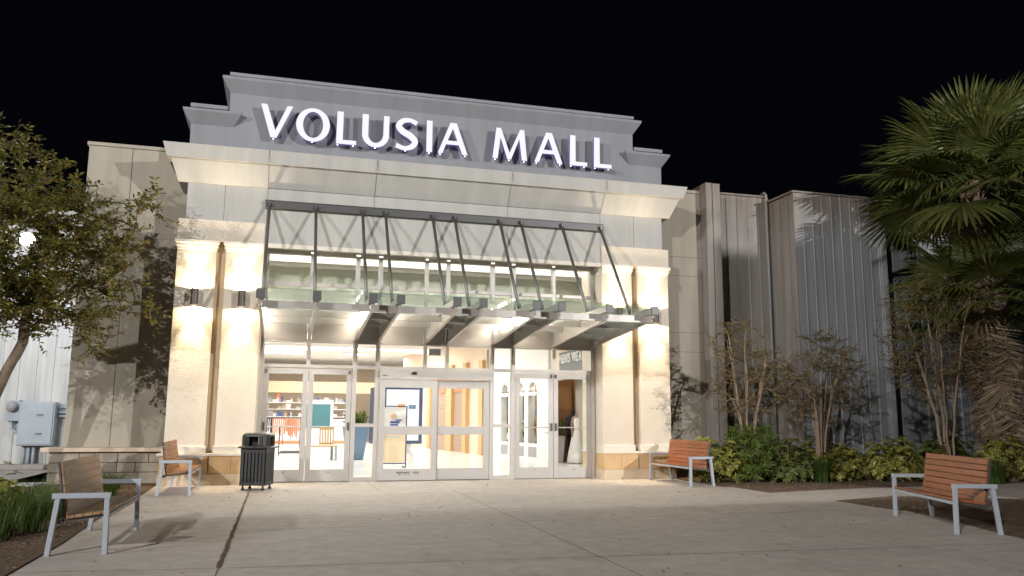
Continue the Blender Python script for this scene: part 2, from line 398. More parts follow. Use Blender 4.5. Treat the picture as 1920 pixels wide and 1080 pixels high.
# ================================================================== GROUND
g = MB(); g.add([(-220, -160, -.03), (220, -160, -.03), (220, 220, -.03), (-220, 220, -.03)], [(0, 1, 2, 3)])
struct(g.build('ground', 'asphalt'))
struct(MB().prism([(-5.80, -19), (-5.74, -8.5), (-5.83, -5.9), (-5.81, -2.45), (-5.85, -.4), (-5.85, 0), (5.75, 0), (5.75, -2.9), (5.90, -3.0), (5.90, -4.37), (7.33, -4.05), (9.24, -3.77), (16, -3.0), (16, -5.9), (9.73, -6.45), (7.77, -5.55), (6.2, -6.05), (6.16, -7.23), (6.29, -7.83), (6.12, -8.57), (5.84, -9.32), (5.45, -10.63), (4.6, -13), (3.0, -30), (-5.8, -30)], 'z', -.028, 0).build('plaza_pavement', 'concrete'))
for nm, poly, z in (
    ('mulch_bed', [(5.70, .6), (5.70, -2.95), (5.92, -3.0), (5.92, -4.36), (7.33, -4.03), (9.24, -3.75), (16.0, -2.98), (30, -2), (30, 3), (5.70, 3)], .012),
    ('mulch_bed', [(6.18, -6.07), (6.13, -7.23), (6.26, -7.83), (6.1, -8.57), (5.82, -9.32), (5.43, -10.63), (4.58, -13), (14, -13), (16.0, -6.0), (9.73, -6.47), (7.77, -5.57)], .012),
    ('mulch_bed', [(-5.84, 0.45), (-5.84, -.4), (-5.82, -2.45), (-5.84, -5.9), (-5.75, -8.5), (-5.8, -14), (-11, -14), (-10.5, -3), (-8.2, -.6), (-8.2, .45)], .012)):
    o = MB().prism(poly, 'z', -.026, z).build(nm, 'soil'); struct(o)
struct(MB().prism([(-16, .9), (-8.0, .9), (-8.0, 6.4), (-16, 6.4)], 'z', -.026, .004).build('side_path', 'walkway'))
struct(MB().box(-16, -9.3, 5.2, 5.9, .004, .13).build('kerb', 'walkway', bevel=.02))
# joints and the debris filled gap
jm = MB()
def strip(p, q, wd, z=.002):
    p, q = Vector((*p, z)), Vector((*q, z)); d = (q - p).normalized(); s = Vector((-d.y, d.x, 0)) * wd / 2
    jm.add([p - s, p + s, q + s, q - s][::-1], [(0, 1, 2, 3)])
for x in (-.02 - .19,): strip((x - .0, -19), (x + .14, -2.35), .012)
strip((-1.52, -.1), (-1.52, -2.35), .01); strip((1.35, -.1), (1.35, -2.35), .01); strip((-5.75, -10.22), (-3.95, -10.42), .012)
strip((-3.94, -10.42), (4.9, -10.9), .012); strip((-3.9, -2.35), (5.75, -2.35), .012); strip((-5.8, -2.5), (-4.2, -2.5), .01)
strip((-3.94, -7.75), (5.9, -7.35), .010); strip((-3.95, -19), (-3.95, -10.4), .012)
struct(jm.build('pavement_joint', 'joint'))
random.seed(4)
gm = MB()
for i in range(60):
    y0 = -10.4 + i * 8.7 / 60; y1 = y0 + 8.7 / 60
    def wv(y): return .007 + .024 * max(0, min(1, (-3 - y) / 5.5)) * (0.7 + .5 * mnoise.noise((0, y * 3.1, 0)))
    def cx(y): return -3.95 + .012 * mnoise.noise((7, y * 2.1, 0))
    gm.add([(cx(y0) - wv(y0), y0, .003), (cx(y0) + wv(y0), y0, .003), (cx(y1) + wv(y1), y1, .003), (cx(y1) - wv(y1), y1, .003)], [(0, 1, 2, 3)])
struct(gm.build('pavement_gap', 'soil'))

def chips(name, n, inside, zf, m='chip', smin=.012, smax=.05, seed=1, label=None):
    random.seed(seed); b = MB(); k = 0
    while k < n:
        p = inside()
        if p is None: continue
        k += 1
        a = random.uniform(0, 6.28); l = random.uniform(smin, smax); wd = l * random.uniform(.25, .6)
        d = Vector((math.cos(a), math.sin(a), random.uniform(-.25, .25))); nn = Vector((random.uniform(-.4, .4), random.uniform(-.4, .4), 1))
        b.leaf(Vector((p[0], p[1], zf + random.uniform(.002, .018))), d, nn, l, wd, .2)
    o = b.build(name, m); o['kind'] = 'stuff'; tag(o, label, 'mulch'); return o
def in_poly(poly, box):
    def f():
        x = random.uniform(box[0], box[1]); y = random.uniform(box[2], box[3]); c = False; n = len(poly); j = n - 1
        for i in range(n):
            if ((poly[i][1] > y) != (poly[j][1] > y)) and (x < (poly[j][0] - poly[i][0]) * (y - poly[i][1]) / (poly[j][1] - poly[i][1]) + poly[i][0]): c = not c
            j = i
        return (x, y) if c else None
    return f
chips('mulch_chips', 6500, in_poly([(-5.86, -.1), (-5.83, -2.45), (-5.86, -5.9), (-5.77, -8.5), (-5.8, -12), (-7.4, -12), (-7.2, -5), (-7.8, -.1)], (-7.8, -5.7, -12, 0)), .012, seed=3, label='brown bark chips covering the bed beside the left benches')
chips('mulch_chips', 5500, in_poly([(6.2, -6.1), (6.16, -7.2), (6.28, -7.83), (6.12, -8.57), (5.85, -9.32), (5.46, -10.6), (5.2, -11.5), (9, -11.5), (11, -6.8), (9.7, -6.5), (7.77, -5.6)], (5.2, 11, -11.5, -5.5)), .012, seed=5, label='brown bark chips under the dim bench on the right')
chips('mulch_chips', 3500, in_poly([(5.75, -2.6), (5.95, -3.05), (5.95, -4.3), (7.33, -4.0), (9.24, -3.72), (13, -3.3), (13, -2.0), (5.75, -1.8)], (5.7, 13, -4.4, -1.8)), .012, seed=7, label='brown bark chips along the front of the clipped hedge')
random.seed(11)
def gapf():
    y = random.uniform(-10.3, -2.2); wv = .03 * max(.25, min(1, (-3 - y) / 4)); return (-3.95 + random.gauss(0, wv * .5), y)
chips('gap_debris', 900, gapf, .003, smin=.008, smax=.03, seed=12, label='leaf crumbs filling the open gap between pavement slabs')
def litterf():
    y = -random.uniform(.3, 13) ; x = random.uniform(-5.5, 5.3)
    return (x, y) if random.random() < (.9 if x < -4.2 or x > 4 else .35) else None
chips('fallen_leaves', 260, litterf, .0, smin=.02, smax=.055, seed=13, label='few dry fallen leaves scattered over the pale pavement')

# ================================================================== MALL ENTRANCE BUILDING
B = thing('mall_building', 'pale two storey mall entrance with stepped parapet, paired piers and glazed doors', 'building')
# stepped parapet
pr = [(-5.65, 7.15), (-5.65, 8.16), (-4.87, 8.16), (-4.87, 8.98), (4.87, 8.98), (4.87, 8.16), (5.65, 8.16), (5.65, 7.15)]
parap = MB().prism(pr, 'y', -.45, 1.2).build('parapet', 'parapet', B)
cm = MB()
cm.frustum((-4.872, 4.872, -.452, 1.202), 8.58, (-5.03, 5.03, -.64, 1.35), 8.84); cm.frustum((-5.03, 5.03, -.64, 1.35), 8.84, (-5.045, 5.045, -.655, 1.36), 8.90)
for s in (-1, 1):
    a, b_ = sorted((s * 4.76, s * 5.653)); c, d = sorted((s * 4.60, s * 5.81))
    cm.frustum((a, b_, -.452, 1.202), 7.78, (c, d, -.64, 1.35), 8.03); cm.frustum((c, d, -.64, 1.35), 8.03, (c - .01, d + .01, -.652, 1.36), 8.08)
cm.build('parapet_moulding', 'parapet', parap)
km = MB(); km.box(-4.90, 4.90, -.49, 1.24, 8.98, 9.06)
for s in (-1, 1):
    a, b_ = sorted((s * 4.90, s * 5.68)); km.box(a, b_, -.49, 1.24, 8.16, 8.25)
km.build('coping', 'parapet', parap, bevel=.008)
# main cornice : raking cove under a fascia
cn = MB(); cn.frustum((-5.82, 5.82, -.50, 1.3), 6.44, (-5.96, 5.96, -.82, 1.35), 6.88); cn.frustum((-6.03, 6.03, -.89, 1.4), 6.88, (-6.12, 6.12, -.96, 1.45), 7.17)
cor = cn.build('cornice', 'paint', B)
jl = MB()
for x in (-3.95, -1.6, 1.57, 3.95):
    jl.obox((x, -.66, 6.66), (.006, 0, 0), (0, .16, -.22), (0, -.0033, -.0024)); jl.box(x - .005, x + .005, -.962, -.955, 6.9, 7.165)
split_build(jl, 'panel_joint', 'caulk', cor)
# wall above the opening, friezes over the piers
uw = MB(); uw.box(-5.62, 5.62, -.47, .9, 5.62, 6.44); uw.box(-3.97, 3.97, -.468, .05, 5.15, 5.62)
lw = uw.build('lintel_wall', 'paint', B)
jl = MB()
for x in (-3.95, -1.6, 1.57, 3.95): jl.box(x - .005, x + .005, -.4725, -.46, 5.63, 6.43)
for s in (-1, 1): jl.box(s * 4.85 - .004, s * 4.85 + .004, -.4725, -.46, 5.64, 6.43)
split_build(jl, 'panel_joint', 'caulk', lw)
lm = MB(); lm.box(-3.97, 3.97, -.50, -.47, 5.10, 5.19); lm.build('lintel_trim', 'trim', lw)
for s in (-1, 1):
    a, b_ = sorted((s * 3.97, s * 5.755)); f = MB(); f.box(a, b_, -.53, .9, 5.17, 5.62)
    f.build('frieze', 'stucco', B)
    a, b_ = sorted((s * 4.75, s * 4.95)); MB().box(a, b_, -.30, .9, .0, 5.17).build('pier_recess', 'groove', B)
    for x0, x1 in ((3.97, 4.75), (4.95, 5.74)):
        a, b_ = sorted((s * x0, s * x1)); p = MB(); p.box(a, b_, -.50, .9, .80, 4.96)
        pier = p.build('pier', 'stucco', B)
        c = MB()
        for k, (z0, z1, e) in enumerate(((4.96, 5.02, .012), (5.02, 5.10, .035), (5.10, 5.17, .06))):
            ea = e if (x0 > 4.2 or s < 0) else .0; c.box(a - e * (0 if (s > 0 and x0 < 4.2) else 1), b_ + e * (0 if (s < 0 and x0 < 4.2) else 1), -.50 - e, .9 + e, z0, z1)
        c.build('capital', 'trim', pier, bevel=.008)
        q = MB(); q.box(a - (.03 if x0 > 4.2 or s < 0 else 0), b_ + (.03 if x0 > 4.2 or s > 0 else 0), -.54, .9, .655, .80); q.build('plinth', 'trim', pier, bevel=.006)
    a, b_ = sorted((s * 3.95, s * 5.86)); l = MB(); l.box(a, b_, -.60, .9, .60, .65); l.build('base_ledge', 'trim', B, bevel=.006)
    t = MB(); a, b_ = sorted((s * 3.97, s * 5.80)); t.box(a, b_, -.555, .9, .235, .60); bt = t.build('base_tile', 'tile', B)
    t = MB(); a, b_ = sorted((s * 3.96, s * 5.82)); t.box(a, b_, -.57, .9, 0, .232); t.build('base_course', 'tile_pale', B)
    t = MB(); t.box(s * 4.85 - .012, s * 4.85 + .012, -.558, -.545, .24, .60); t.box(s * 4.4 - .003, s * 4.4 + .003, -.557, -.545, .24, .60); t.box(s * 5.3 - .003, s * 5.3 + .003, -.557, -.545, .24, .60); t.build('tile_joint', 'caulk', bt)
# wings
wl = MB(); wl.box(-7.84, -5.70, .50, 6.2, 0, 7.38); WL = wl.build('wing_wall', 'wing', B)
MB().box(-7.88, -5.70, .46, 6.2, 7.38, 7.46).build('coping', 'wing', WL, bevel=.006)
jl = MB(); jl.box(-6.947, -6.935, .492, .51, .76, 7.38)
for z in (5.33, 5.05 - .25, 3.66): jl.box(-6.93, -5.72, .495, .51, z, z + .008)
split_build(jl, 'panel_joint', 'caulk', WL)
wr = MB(); wr.box(5.70, 7.24, .50, 6.2, 0, 7.46); WR = wr.build('wing_wall', 'wing', B)
MB().box(5.70, 7.24, .46, 6.2, 7.46, 7.54).build('coping', 'wing', WR, bevel=.006)
jl = MB()
for z in (5.68, 5.17, 3.66, 3.15): jl.box(5.76, 7.23, .495, .51, z, z + .010)
split_build(jl, 'panel_joint', 'caulk', WR)
fn = MB(); fn.box(7.24, 7.43, .16, 6, 0, 7.70); fn.box(7.455, 7.68, .18, 6, 0, 7.70); fn.box(7.43, 7.455, .21, 6, 0, 7.66); fn.build('end_fin', 'tan_side', B, bevel=.01)
# stone bench height wainscot at the left wing
random.seed(21)
st = MB(); z = 0
for row in range(3):
    x = -8.02; h = (.24, .20, .22)[row]
    while x < -5.84:
        wd = random.uniform(.28, .62); x1 = min(x + wd, -5.82); st.box(x + .004, x1 - .004, .16 + random.uniform(-.012, .012), .50, z + .004, z + h - .004); x = x1
    z += h
WS = st.build('stone_wainscot', 'stone', B, bevel=.012)
MB().box(-8.0, -5.84, .2, 5.2, 0, .655).build('mortar_core', 'caulk', WS)
MB().box(-8.16, -5.80, .06, .52, .665, .755).build('ledge_cap', 'tile_pale', WS, bevel=.012)

# ------------------------------------------------------------------ storefront
fr = MB()
for x, wd, z0, z1 in [(-3.9, .10, 0, 5.14), (3.9, .10, 0, 5.14)] + [(s * v, .10, 0, 5.1) for s in (-1, 1) for v in (1.87, 1.35)] + [(s * 2.9, .085, 2.5, 5.1) for s in (-1, 1)] + [(s * .26, .085, 2.5, 5.1) for s in (-1, 1)]:
    fr.box(x - wd / 2, x + wd / 2, -.03, .10, z0, z1)
xs = [-3.9, -2.9, -1.87, -1.35, -.26, .26, 1.35, 1.87, 2.9, 3.9]
def hw(x): return .05 if abs(abs(x) - 2.9) > .01 and abs(abs(x) - .26) > .01 else .0425
for i in range(9):
    a, b_ = xs[i] + hw(xs[i]), xs[i + 1] - hw(xs[i + 1])
    for z0, z1, y in ((2.50, 2.575, -.025), (3.065, 3.14, -.025), (3.62, 3.74, -.024), (4.35, 4.43, -.024), (5.06, 5.14, -.025)): fr.box(a, b_, y, .09, z0, z1)
SF = fr.build('storefront_frame', 'alu', B, bevel=.004)
fp = MB()
for i in range(9):
    a, b_ = xs[i] + .052, xs[i + 1] - .052; fp.box(a, b_, -.02, .05, 3.142, 3.618)
fp.build('spandrel_panel', 'steel', B)
for i in range(9):
    a, b_ = xs[i] + hw(xs[i]), xs[i + 1] - hw(xs[i + 1])
    for z0, z1 in ((2.575, 3.065), (3.74, 4.35), (4.43, 5.06)):
        MB().box(a, b_, .028, .036, z0, z1).build('window_pane', 'glass', B)
for s in (-1, 1):
    a, b_ = sorted((s * 1.40, s * 1.82))
    f = MB(); f.box(a, b_, -.02, .08, 0, .09); f.box(a, b_, -.02, .08, 1.20, 1.275); split_build(f, 'sidelight_rail', 'alu', B)
    for z0, z1 in ((.09, 1.20), (1.275, 2.50)): MB().box(a, b_, .028, .036, z0, z1).build('window_pane', 'glass', B)
def door_leaf(x0, x1, y, hinge, slider=False):
    f = MB(); st_ = .115 if not slider else .125
    zt = 2.485 if not slider else 2.275
    f.box(x0, x0 + st_, y, y + .05, .012, zt); f.box(x1 - st_, x1, y, y + .05, .012, zt)
    a, b_ = x0 + st_, x1 - st_
    f.box(a, b_, y + .001, y + .049, .012, .27); f.box(a, b_, y + .001, y + .049, 2.36 if not slider else 2.09, zt)
    if slider: f.box(a, b_, y + .001, y + .049, 1.03, 1.22)
    d = f.build('sliding_door' if slider else 'door', 'alu_light', B, bevel=.004)
    for z0, z1 in (((.27, 2.36),) if not slider else ((.27, 1.03), (1.22, 2.09))): MB().box(a, b_, y + .02, y + .028, z0, z1).build('glass_pane', 'glass', d)
    if not slider:
        MB().tube([(a, y - .03, 1.2), (b_, y - .03, 1.2)], .014).build('push_bar', 'alu', d)
        hx = x0 + .05 if hinge > 0 else x1 - .05
        h = MB(); h.box(hx - .02, hx + .02, y - .035, y, 1.12, 1.30); h.build('door_handle', 'bronze', d, bevel=.004); MB().box(hx - .014, hx + .014, y - .05, y, 2.38, 2.46).build('door_pivot', 'bronze', d)
        MB().box(a + .36, a + .42, y - .004, y, .2, .212).build('kick_mark', 'dkgrey', d)
    else:
        l = MB()
        if x0 < -.5:
            random.seed(2)
            xx = x0 + .42
            for k in range(14):
                wd = random.uniform(.015, .05)
                if 8 <= k <= 9: xx += wd; continue
                l.box(xx, xx + wd, y - .003, y, .17, .205); 
                if k % 2: l.box(xx, xx + wd * .9, y - .003, y, .135, .158)
                xx += wd + .004
            l.build('warning_sticker', 'dkgrey', d)
    return d
for s in (-1, 1):
    a, b_ = sorted((s * 1.925, s * 3.845)); m_ = (a + b_) / 2
    door_leaf(a, m_ - .006, -.01, -1 if s > 0 else 1); door_leaf(m_ + .006, b_, -.01, 1 if s > 0 else -1)
    MB().box(a, b_, .0, .06, 0, .012).build('door_sill', 'bronze', B)
door_leaf(-1.295, .035, -.085, 1, True); door_leaf(-.05, 1.285, -.022, 1, True)
hd = MB(); hd.box(-1.30, 1.30, -.13, .02, 2.285, 2.497); H = hd.build('slider_header', 'alu_light', B, bevel=.006)
MB().lathe([(.02, -.03), (.055, -.02), (.06, .02), (.05, .035)], 14, (-.52, -.135, 2.42)).build('motion_sensor', 'black_lid', H)
MB().box(-1.25, -1.14, -.134, -.13, 2.34, 2.37).build('header_label', 'dkgrey', H)
MB().box(-1.30, 1.30, -.10, .05, 0, .010).build('door_sill', 'bronze', B)
bx = MB(); bx.box(-.15, .13, .10, .18, 2.86, 3.02); tag(bx.build('alarm_box', 'midgrey', bevel=.02), 'grey rounded box behind the transom glass above the sliding doors', 'box')

# ------------------------------------------------------------------ interior shell
MB().box(-9, 9, .11, 42, -.02, .004).build('interior_floor', 'int_floor', B)
ce = MB(); ce.box(-9, 9, 1.43, 42, 4.46, 4.6); CE = ce.build('interior_ceiling', 'int_white', B)
bk = MB(); bk.box(-5.5, 5.5, 1.30, 1.42, 4.46, 5.0); bk.build('interior_bulkhead', 'int_green', B)
bk = MB(); bk.box(-5.5, 5.5, 1.12, 1.42, 5.0, 5.07); bk.box(-5.5, 5.5, 1.0, 1.42, 5.075, 5.2); bk.box(-5.5, 5.5, 1.36, 1.42, 5.2, 5.6); bk.box(-5.5, 5.5, .05, 1.42, 5.62, 5.7); bk.build('cove_shelf', 'int_white', B)
sw = MB(); sw.box(-5.0, -4.6, .11, 1.42, 0, 5.6); sw.box(4.6, 5.0, .11, 1.42, 0, 5.6); sw.box(-8, -7.85, 1.42, 30, 0, 4.46); sw.build('interior_wall', 'int_white', B)
ew = MB(); ew.box(-8, 9, 31.5, 31.7, 0, 4.46); ew.build('interior_wall', 'int_cream', B)
bd = MB(); bd.box(-8, 2.6, 27.0, 27.5, 2.65, 3.25); bd.build('shop_fascia', 'int_beige', B)
# vaulted soffit ribs in the hall
for k, (yy, zz, rr) in enumerate(((5.5, 3.55, .12), (11, 3.65, .12), (17, 3.7, .14))):
    rb = MB(); pts = []
    for i in range(25):
        x = -6 + 12 * i / 24; pts.append((x, yy, zz + .55 * (1 - (x / 6.0) ** 2)))
    for i in range(24):
        p, q = pts[i], pts[i + 1]; rb.hexa([(p[0], yy - .15, p[2]), (q[0], yy - .15, q[2]), (q[0], yy + .15, q[2]), (p[0], yy + .15, p[2]), (p[0], yy - .15, 4.46), (q[0], yy - .15, 4.46), (q[0], yy + .15, 4.46), (p[0], yy + .15, 4.46)])
    rb.build('vault_rib', 'int_white', CE)
# angled right hand shop wall : from (5.05,5.5) to (2.8,20.5)
WA, WB = Vector((4.83, 7.0)), Vector((2.80, 20.5)); WD = (WB - WA).normalized(); WN = Vector((-WD.y, WD.x))   # WN points into the hall (-X)
if WN.x > 0: WN = -WN
def wp(t, off, z): p = WA + WD * t + WN * off; return (p.x, p.y, z)
def wbox(mb, t0, t1, o0, o1, z0, z1):
    return mb.hexa([wp(t0, o0, z0), wp(t1, o0, z0), wp(t1, o1, z0), wp(t0, o1, z0), wp(t0, o0, z1), wp(t1, o0, z1), wp(t1, o1, z1), wp(t0, o1, z1)])
S1 = thing('arched_shopfront', 'white shopfront with arched display windows inside the mall hall', 'shopfront', (0, 0, 0))
f = MB(); AW = ((.39, 1.09), (1.39, 2.06), (2.75, 3.43))
wbox(f, -.45, 4.2, -.25, 0, 2.75, 4.46); wbox(f, -.45, 4.2, -.25, 0, 0, .56)
for a, b_ in ((-.45, .39), (1.09, 1.39), (2.06, 2.75), (3.43, 4.2)): wbox(f, a, b_, -.25, 0, .56, 2.75)
for a, b_ in AW:
    wbox(f, a, b_, -.16, .03, 2.16, 2.28)
    for i in range(8):   # spandrel round the arch
        u0, u1 = i / 8, (i + 1) / 8; zc = lambda u: 2.34 + .28 * math.sqrt(max(0, 1 - (2 * u - 1) ** 2))
        zz = min(zc(u0), zc(u1)); wbox(f, a + (b_ - a) * u0, a + (b_ - a) * u1, -.2, 0, zz, 2.75)
f.build('wall', 'int_white', S1)
f = MB()
for a, b_ in AW: wbox(f, a + .04, b_ - .04, 0, .012, .12, .46)
f.build('base_panel', 'midgrey', S1)
f = MB(); wbox(f, -.4, 4.2, -.9, -.8, 0, 3.0)
for t in (-.4, 1.2, 2.4, 3.6, 4.15): wbox(f, t, t + .05, -.8, -.25, 0, 3.0)
f.build('display_back', 'brown', S1)
random.seed(8)
for a, b_ in AW:
    g_ = MB(); wbox(g_, a, b_, -.12, -.11, .56, 2.7); g_.build('window_pane', 'glass', S1)
    for c_ in range(4):
        for r_ in range(5):
            t = a + .05 + c_ * .16; z0 = .62 + r_ * .31; mn = random.choice(['print_blue', 'orange', 'paper', 'grey_box', 'skin', 'cream_paper'])
            q = MB(); wbox(q, t, t + random.uniform(.06, .14), -.30, -.22, z0, z0 + random.uniform(.1, .26))
            if random.random() < .75:
                tag(q.build('boxed_goods', mn), 'small boxed goods stacked in the arched shop window', 'goods', 'goods in the arched shop windows')
# beige corridor wall with roller shutters and pilasters
S2 = thing('shuttered_shopfront', 'cream mall wall with roller shutters and tan pilasters behind the sliding doors', 'shopfront', (0, 0, 0))
f = MB(); wbox(f, 4.9, 16, -.3, -.02, 0, 4.46); f.build('wall', 'int_cream', S2)
for t in (4.95, 6.7, 8.4, 11.2):
    f = MB(); wbox(f, t, t + (.7 if t == 8.4 else .38), -.02, .14, 0, 3.6); f.build('pilaster', 'tan', S2)
for t0, t1 in ((7.1, 8.3), (9.4, 11.0)):
    f = MB(); n = 26
    for i in range(n): wbox(f, t0, t1, -.02, .0 + (.02 if i % 2 else .0), 2.45 * i / n, 2.45 * (i + 1) / n - .006)
    f.build('roller_shutter', 'shutter', S2)
    f = MB(); wbox(f, t0, t1, -.02, .06, 2.45, 3.2); f.build('shop_fascia', 'coral', S2)
# far shop with shelving, counter and sign
S3 = thing('far_shop', 'bright shop at the end of the hall with shelves and white counter', 'shop', (0, 0, 0))
f = MB(); f.box(-5.6, -.2, 25.2, 26, 0, 1.25); f.build('counter', 'paper', S3)
f = MB(); f.box(-5.6, -.2, 25.14, 25.2, .02, .16); f.build('counter_base', 'coral', S3)
f = MB()
for z in (1.35, 1.75, 2.1): f.box(-5.6, 0, 27.3, 27.8, z, z + .04)
f.build('shelf', 'paper', S3)
random.seed(5)
f = [MB() for _ in range(4)]
for z in (1.39, 1.79, 2.14):
    x = -5.5
    while x < -.1:
        wd = random.uniform(.06, .3); q = random.choice(f)
        if random.random() < .75: q.box(x, x + wd * .9, 27.35, 27.6, z, z + random.uniform(.1, .3))
        x += wd
for q, mn in zip(f, ('print_blue', 'midgrey', 'shutter', 'paper')):
    o = q.build('shelf_goods', mn, S3); o['kind'] = 'stuff'
o = text_mesh('shop_letter', 'X', .42, .04, 'print_red', S3, Matrix.Translation((-3.6, 26.9, 2.28)) @ FRONT)
o = text_mesh('shop_letter', 'I I T  C A', .36, .04, 'dkgrey', S3, Matrix.Translation((-2.0, 26.9, 2.28)) @ FRONT)
# men's wear shop
S4 = thing('clothes_shop', "men's wear shop with grey fascia and brown wood panels behind the right doors", 'shop', (0, 0, 0))
f = MB(); f.box(5.06, 5.3, 1.5, 6.5, 2.62, 4.46); f.build('wall', 'int_cream', S4)
f = MB(); f.box(5.0, 5.06, 3.2, 5.75, 2.84, 3.46); f.build('fascia', 'dkgrey', S4)
text_mesh('fascia_letters', "MEN'S WEAR", .40, .05, 'paper', S4, Matrix.Translation((4.97, 4.5, 3.10)) @ FACE_L, space=1.02)
f = MB(); f.box(5.1, 9, 8.6, 8.7, 0, 4.46); f.build('back_wall', 'int_cream', S4)
f = MB(); f.box(6.28, 6.9, 8.0, 8.2, 0, 3.2); f.box(5.2, 6.28, 8.5, 8.6, .05, 1.7); f.build('wood_panel', 'brown', S4)
f = MB(); f.box(5.5, 6.26, 8.44, 8.5, 1.72, 2.35); f.build('sign_board', 'dkgrey', S4)
f = MB(); f.box(5.35, 6.05, 7.3, 8.0, .75, .8)
for x in (5.4, 5.95):
    for y in (7.35, 7.95): f.box(x, x + .05, y, y + .05, 0, .75)
f.build('display_table', 'light_wood', S4)
for i, (x, mn) in enumerate(((5.3, 'print_blue'), (5.6, 'suit'), (5.9, 'shutter'))):
    q = MB(); q.frustum((x, x + .26, 8.3, 8.42), 1.0, (x + .02, x + .24, 8.32, 8.42), 1.7); tag(q.build('hanging_jacket', mn, bevel=.03), ['blue', 'black', 'dull red'][i] + ' jacket hanging on the shop wall behind the right doors', 'jacket')
# hall lights
for k, (x, y) in enumerate(((-2.5, 4), (2.2, 4), (-2.5, 9), (1.5, 9), (-3, 15), (1, 15), (-3, 22), (0, 22))):
    t = thing('ceiling_light', 'square white ceiling light panel in the mall hall', 'ceiling light', (x, y, 4.45), 0, 'ceiling lights of the hall')
    MB().box(-.62, .62, -.62, .62, -.03, .0).build('frame', 'int_white', t); MB().box(-.56, .56, -.56, .56, -.035, -.03).build('diffuser', 'panel_light', t)
for y, p in ((4.2, 380), (10, 600), (17, 620), (24, 700)):
    lamp('hall_light', (-.8, y, 4.33), p, (1.0, .96, .90), typ='AREA', target=(-.8, y, 0), size_xy=(7, 3.5))
lamp('shop_light', (6.4, 6.2, 3.9), 75, (1, .95, .88), typ='AREA', target=(6.4, 6.2, 0), size_xy=(1.5, 2.5))
lamp('shop_window_light', (5.05, 8.6, 2.7), 35, (1, .96, .9), typ='AREA', target=(5.05, 8.6, 0), size_xy=(.3, 3))
lamp('vestibule_light', (0, .75, 5.55), 130, (1, .97, .88), typ='AREA', target=(0, .9, 3), size_xy=(8, .5))

# interior furniture
K = thing('directory_kiosk', 'white round cornered mall directory with backlit poster behind sliding doors', 'kiosk', (-.05, 6.6, 0), R(4))
MB().lathe([(.62, 0), (.62, .30), (.56, .34), (.56, .38)], 8, a0=R(22.5)).build('base', 'int_white', K)
MB().lathe([(.52, .38), (.52, 2.55), (.6, 2.62), (.6, 2.78), (.35, 2.86)], 8, a0=R(22.5)).build('body', 'int_white', K)
f = MB(); f.box(-.46, .72, -.62, -.5, .62, 2.36); fpan = f.build('poster_frame', 'navy', K, bevel=.02)
f = MB(); f.box(-.40, .60, -.64, -.62, .72, 2.24); f.build('poster', 'poster', fpan)
f = MB(); f.box(-.05, .16, -.646, -.64, 1.68, 1.8); f.box(-.15, .2, -.646, -.64, 1.50, 1.54); f.build('poster_print', 'orange', fpan)
f = MB(); f.box(.28, .50, -.646, -.64, 1.66, 1.78); f.box(.22, .40, -.646, -.64, 1.0, 1.03); f.build('poster_print', 'blue', fpan)
f = MB(); f.box(-.72, -.60, -.35, .35, .62, 2.3); f.build('side_panel', 'navy', K)
E_ = thing('easel_sign', 'black framed easel sign with cream notice in front of the directory', 'sign', (-.38, 4.75, 0))
f = MB()
for x in (-.42, .42): f.box(x - .015, x + .015, -.02, .02, 0, 1.72)
for z in (.12, 1.0, 1.72): f.box(-.42, .42, -.018, .018, z - .015, z + .015)
f.box(-.4, -.37, 0, .4, 0, .03); f.box(.37, .4, 0, .4, 0, .03); f.build('frame', 'navy', E_)
MB().box(-.4, .4, -.01, .01, 1.03, 1.69).build('upper_panel', 'paper', E_)
MB().box(-.4, .4, -.01, .01, .15, .97).build('lower_panel', 'cream_paper', E_)
f = MB(); f.lathe([(.02, 0), (.09, .0), (.09, .006), (.02, .006)], 16); o = f.build('print', 'int_beige', E_); o.rotation_euler = (R(90), 0, 0); o.location = (.05, -.012, 1.44)
f = MB(); f.box(-.05, .22, -.014, -.01, 1.24, 1.30); f.box(-.05, .18, -.014, -.01, 1.17, 1.22); f.box(.1, .28, -.014, -.01, 1.31, 1.35); f.build('print', 'print_blue', E_)
f = MB(); f.box(-.2, .25, -.014, -.01, .84, .88); f.build('print', 'grey_box', E_)
PL = thing('tapered_planter', 'tall blue tapered planter with leafy plant beside the directory', 'planter', (-1.0, 9.3, 0))
MB().frustum((-.26, .26, -.26, .26), 0, (-.42, .42, -.42, .42), 1.12).build('pot', 'blue', PL, bevel=.02)
random.seed(9)
def tuft(n, r, h, c, ln, wd, seed):
    random.seed(seed); b = MB()
    for i in range(n):
        a = random.uniform(0, 6.28); e = random.uniform(.2, 1.3); d = Vector((math.cos(a) * math.cos(e), math.sin(a) * math.cos(e), math.sin(e)))
        p = Vector(c) + Vector((random.uniform(-r, r), random.uniform(-r, r), random.uniform(0, h)))
        b.leaf(p, d, Vector((0, 0, 1)), ln * random.uniform(.6, 1.2), wd, .15)
    return b
tuft(130, .3, .3, (0, 0, 1.1), .32, .09, 1).build('plant', 'hedge_leaf', PL)
CH = thing('wooden_seat', 'light wood slatted seat with grey legs by the blue planter', 'seat', (-2.0, 9.0, 0), R(12))
f = MB(); f.box(-.7, .35, -.3, .3, .44, .48); f.build('seat', 'light_wood', CH)
f = MB(); f.box(-.12, .35, .24, .29, .98, 1.06); f.box(-.12, .35, .24, .29, .5, .56)
for i in range(6): f.box(-.12 + i * .088, -.08 + i * .088, .25, .28, .56, .98)
f.build('backrest', 'light_wood', CH)
for x, y in ((-.66, -.26), (.31, -.26), (-.66, .26), (.31, .26)): MB().box(x - .04, x + .04, y - .04, y + .04, 0, .44).build('leg', 'grey_box', CH)
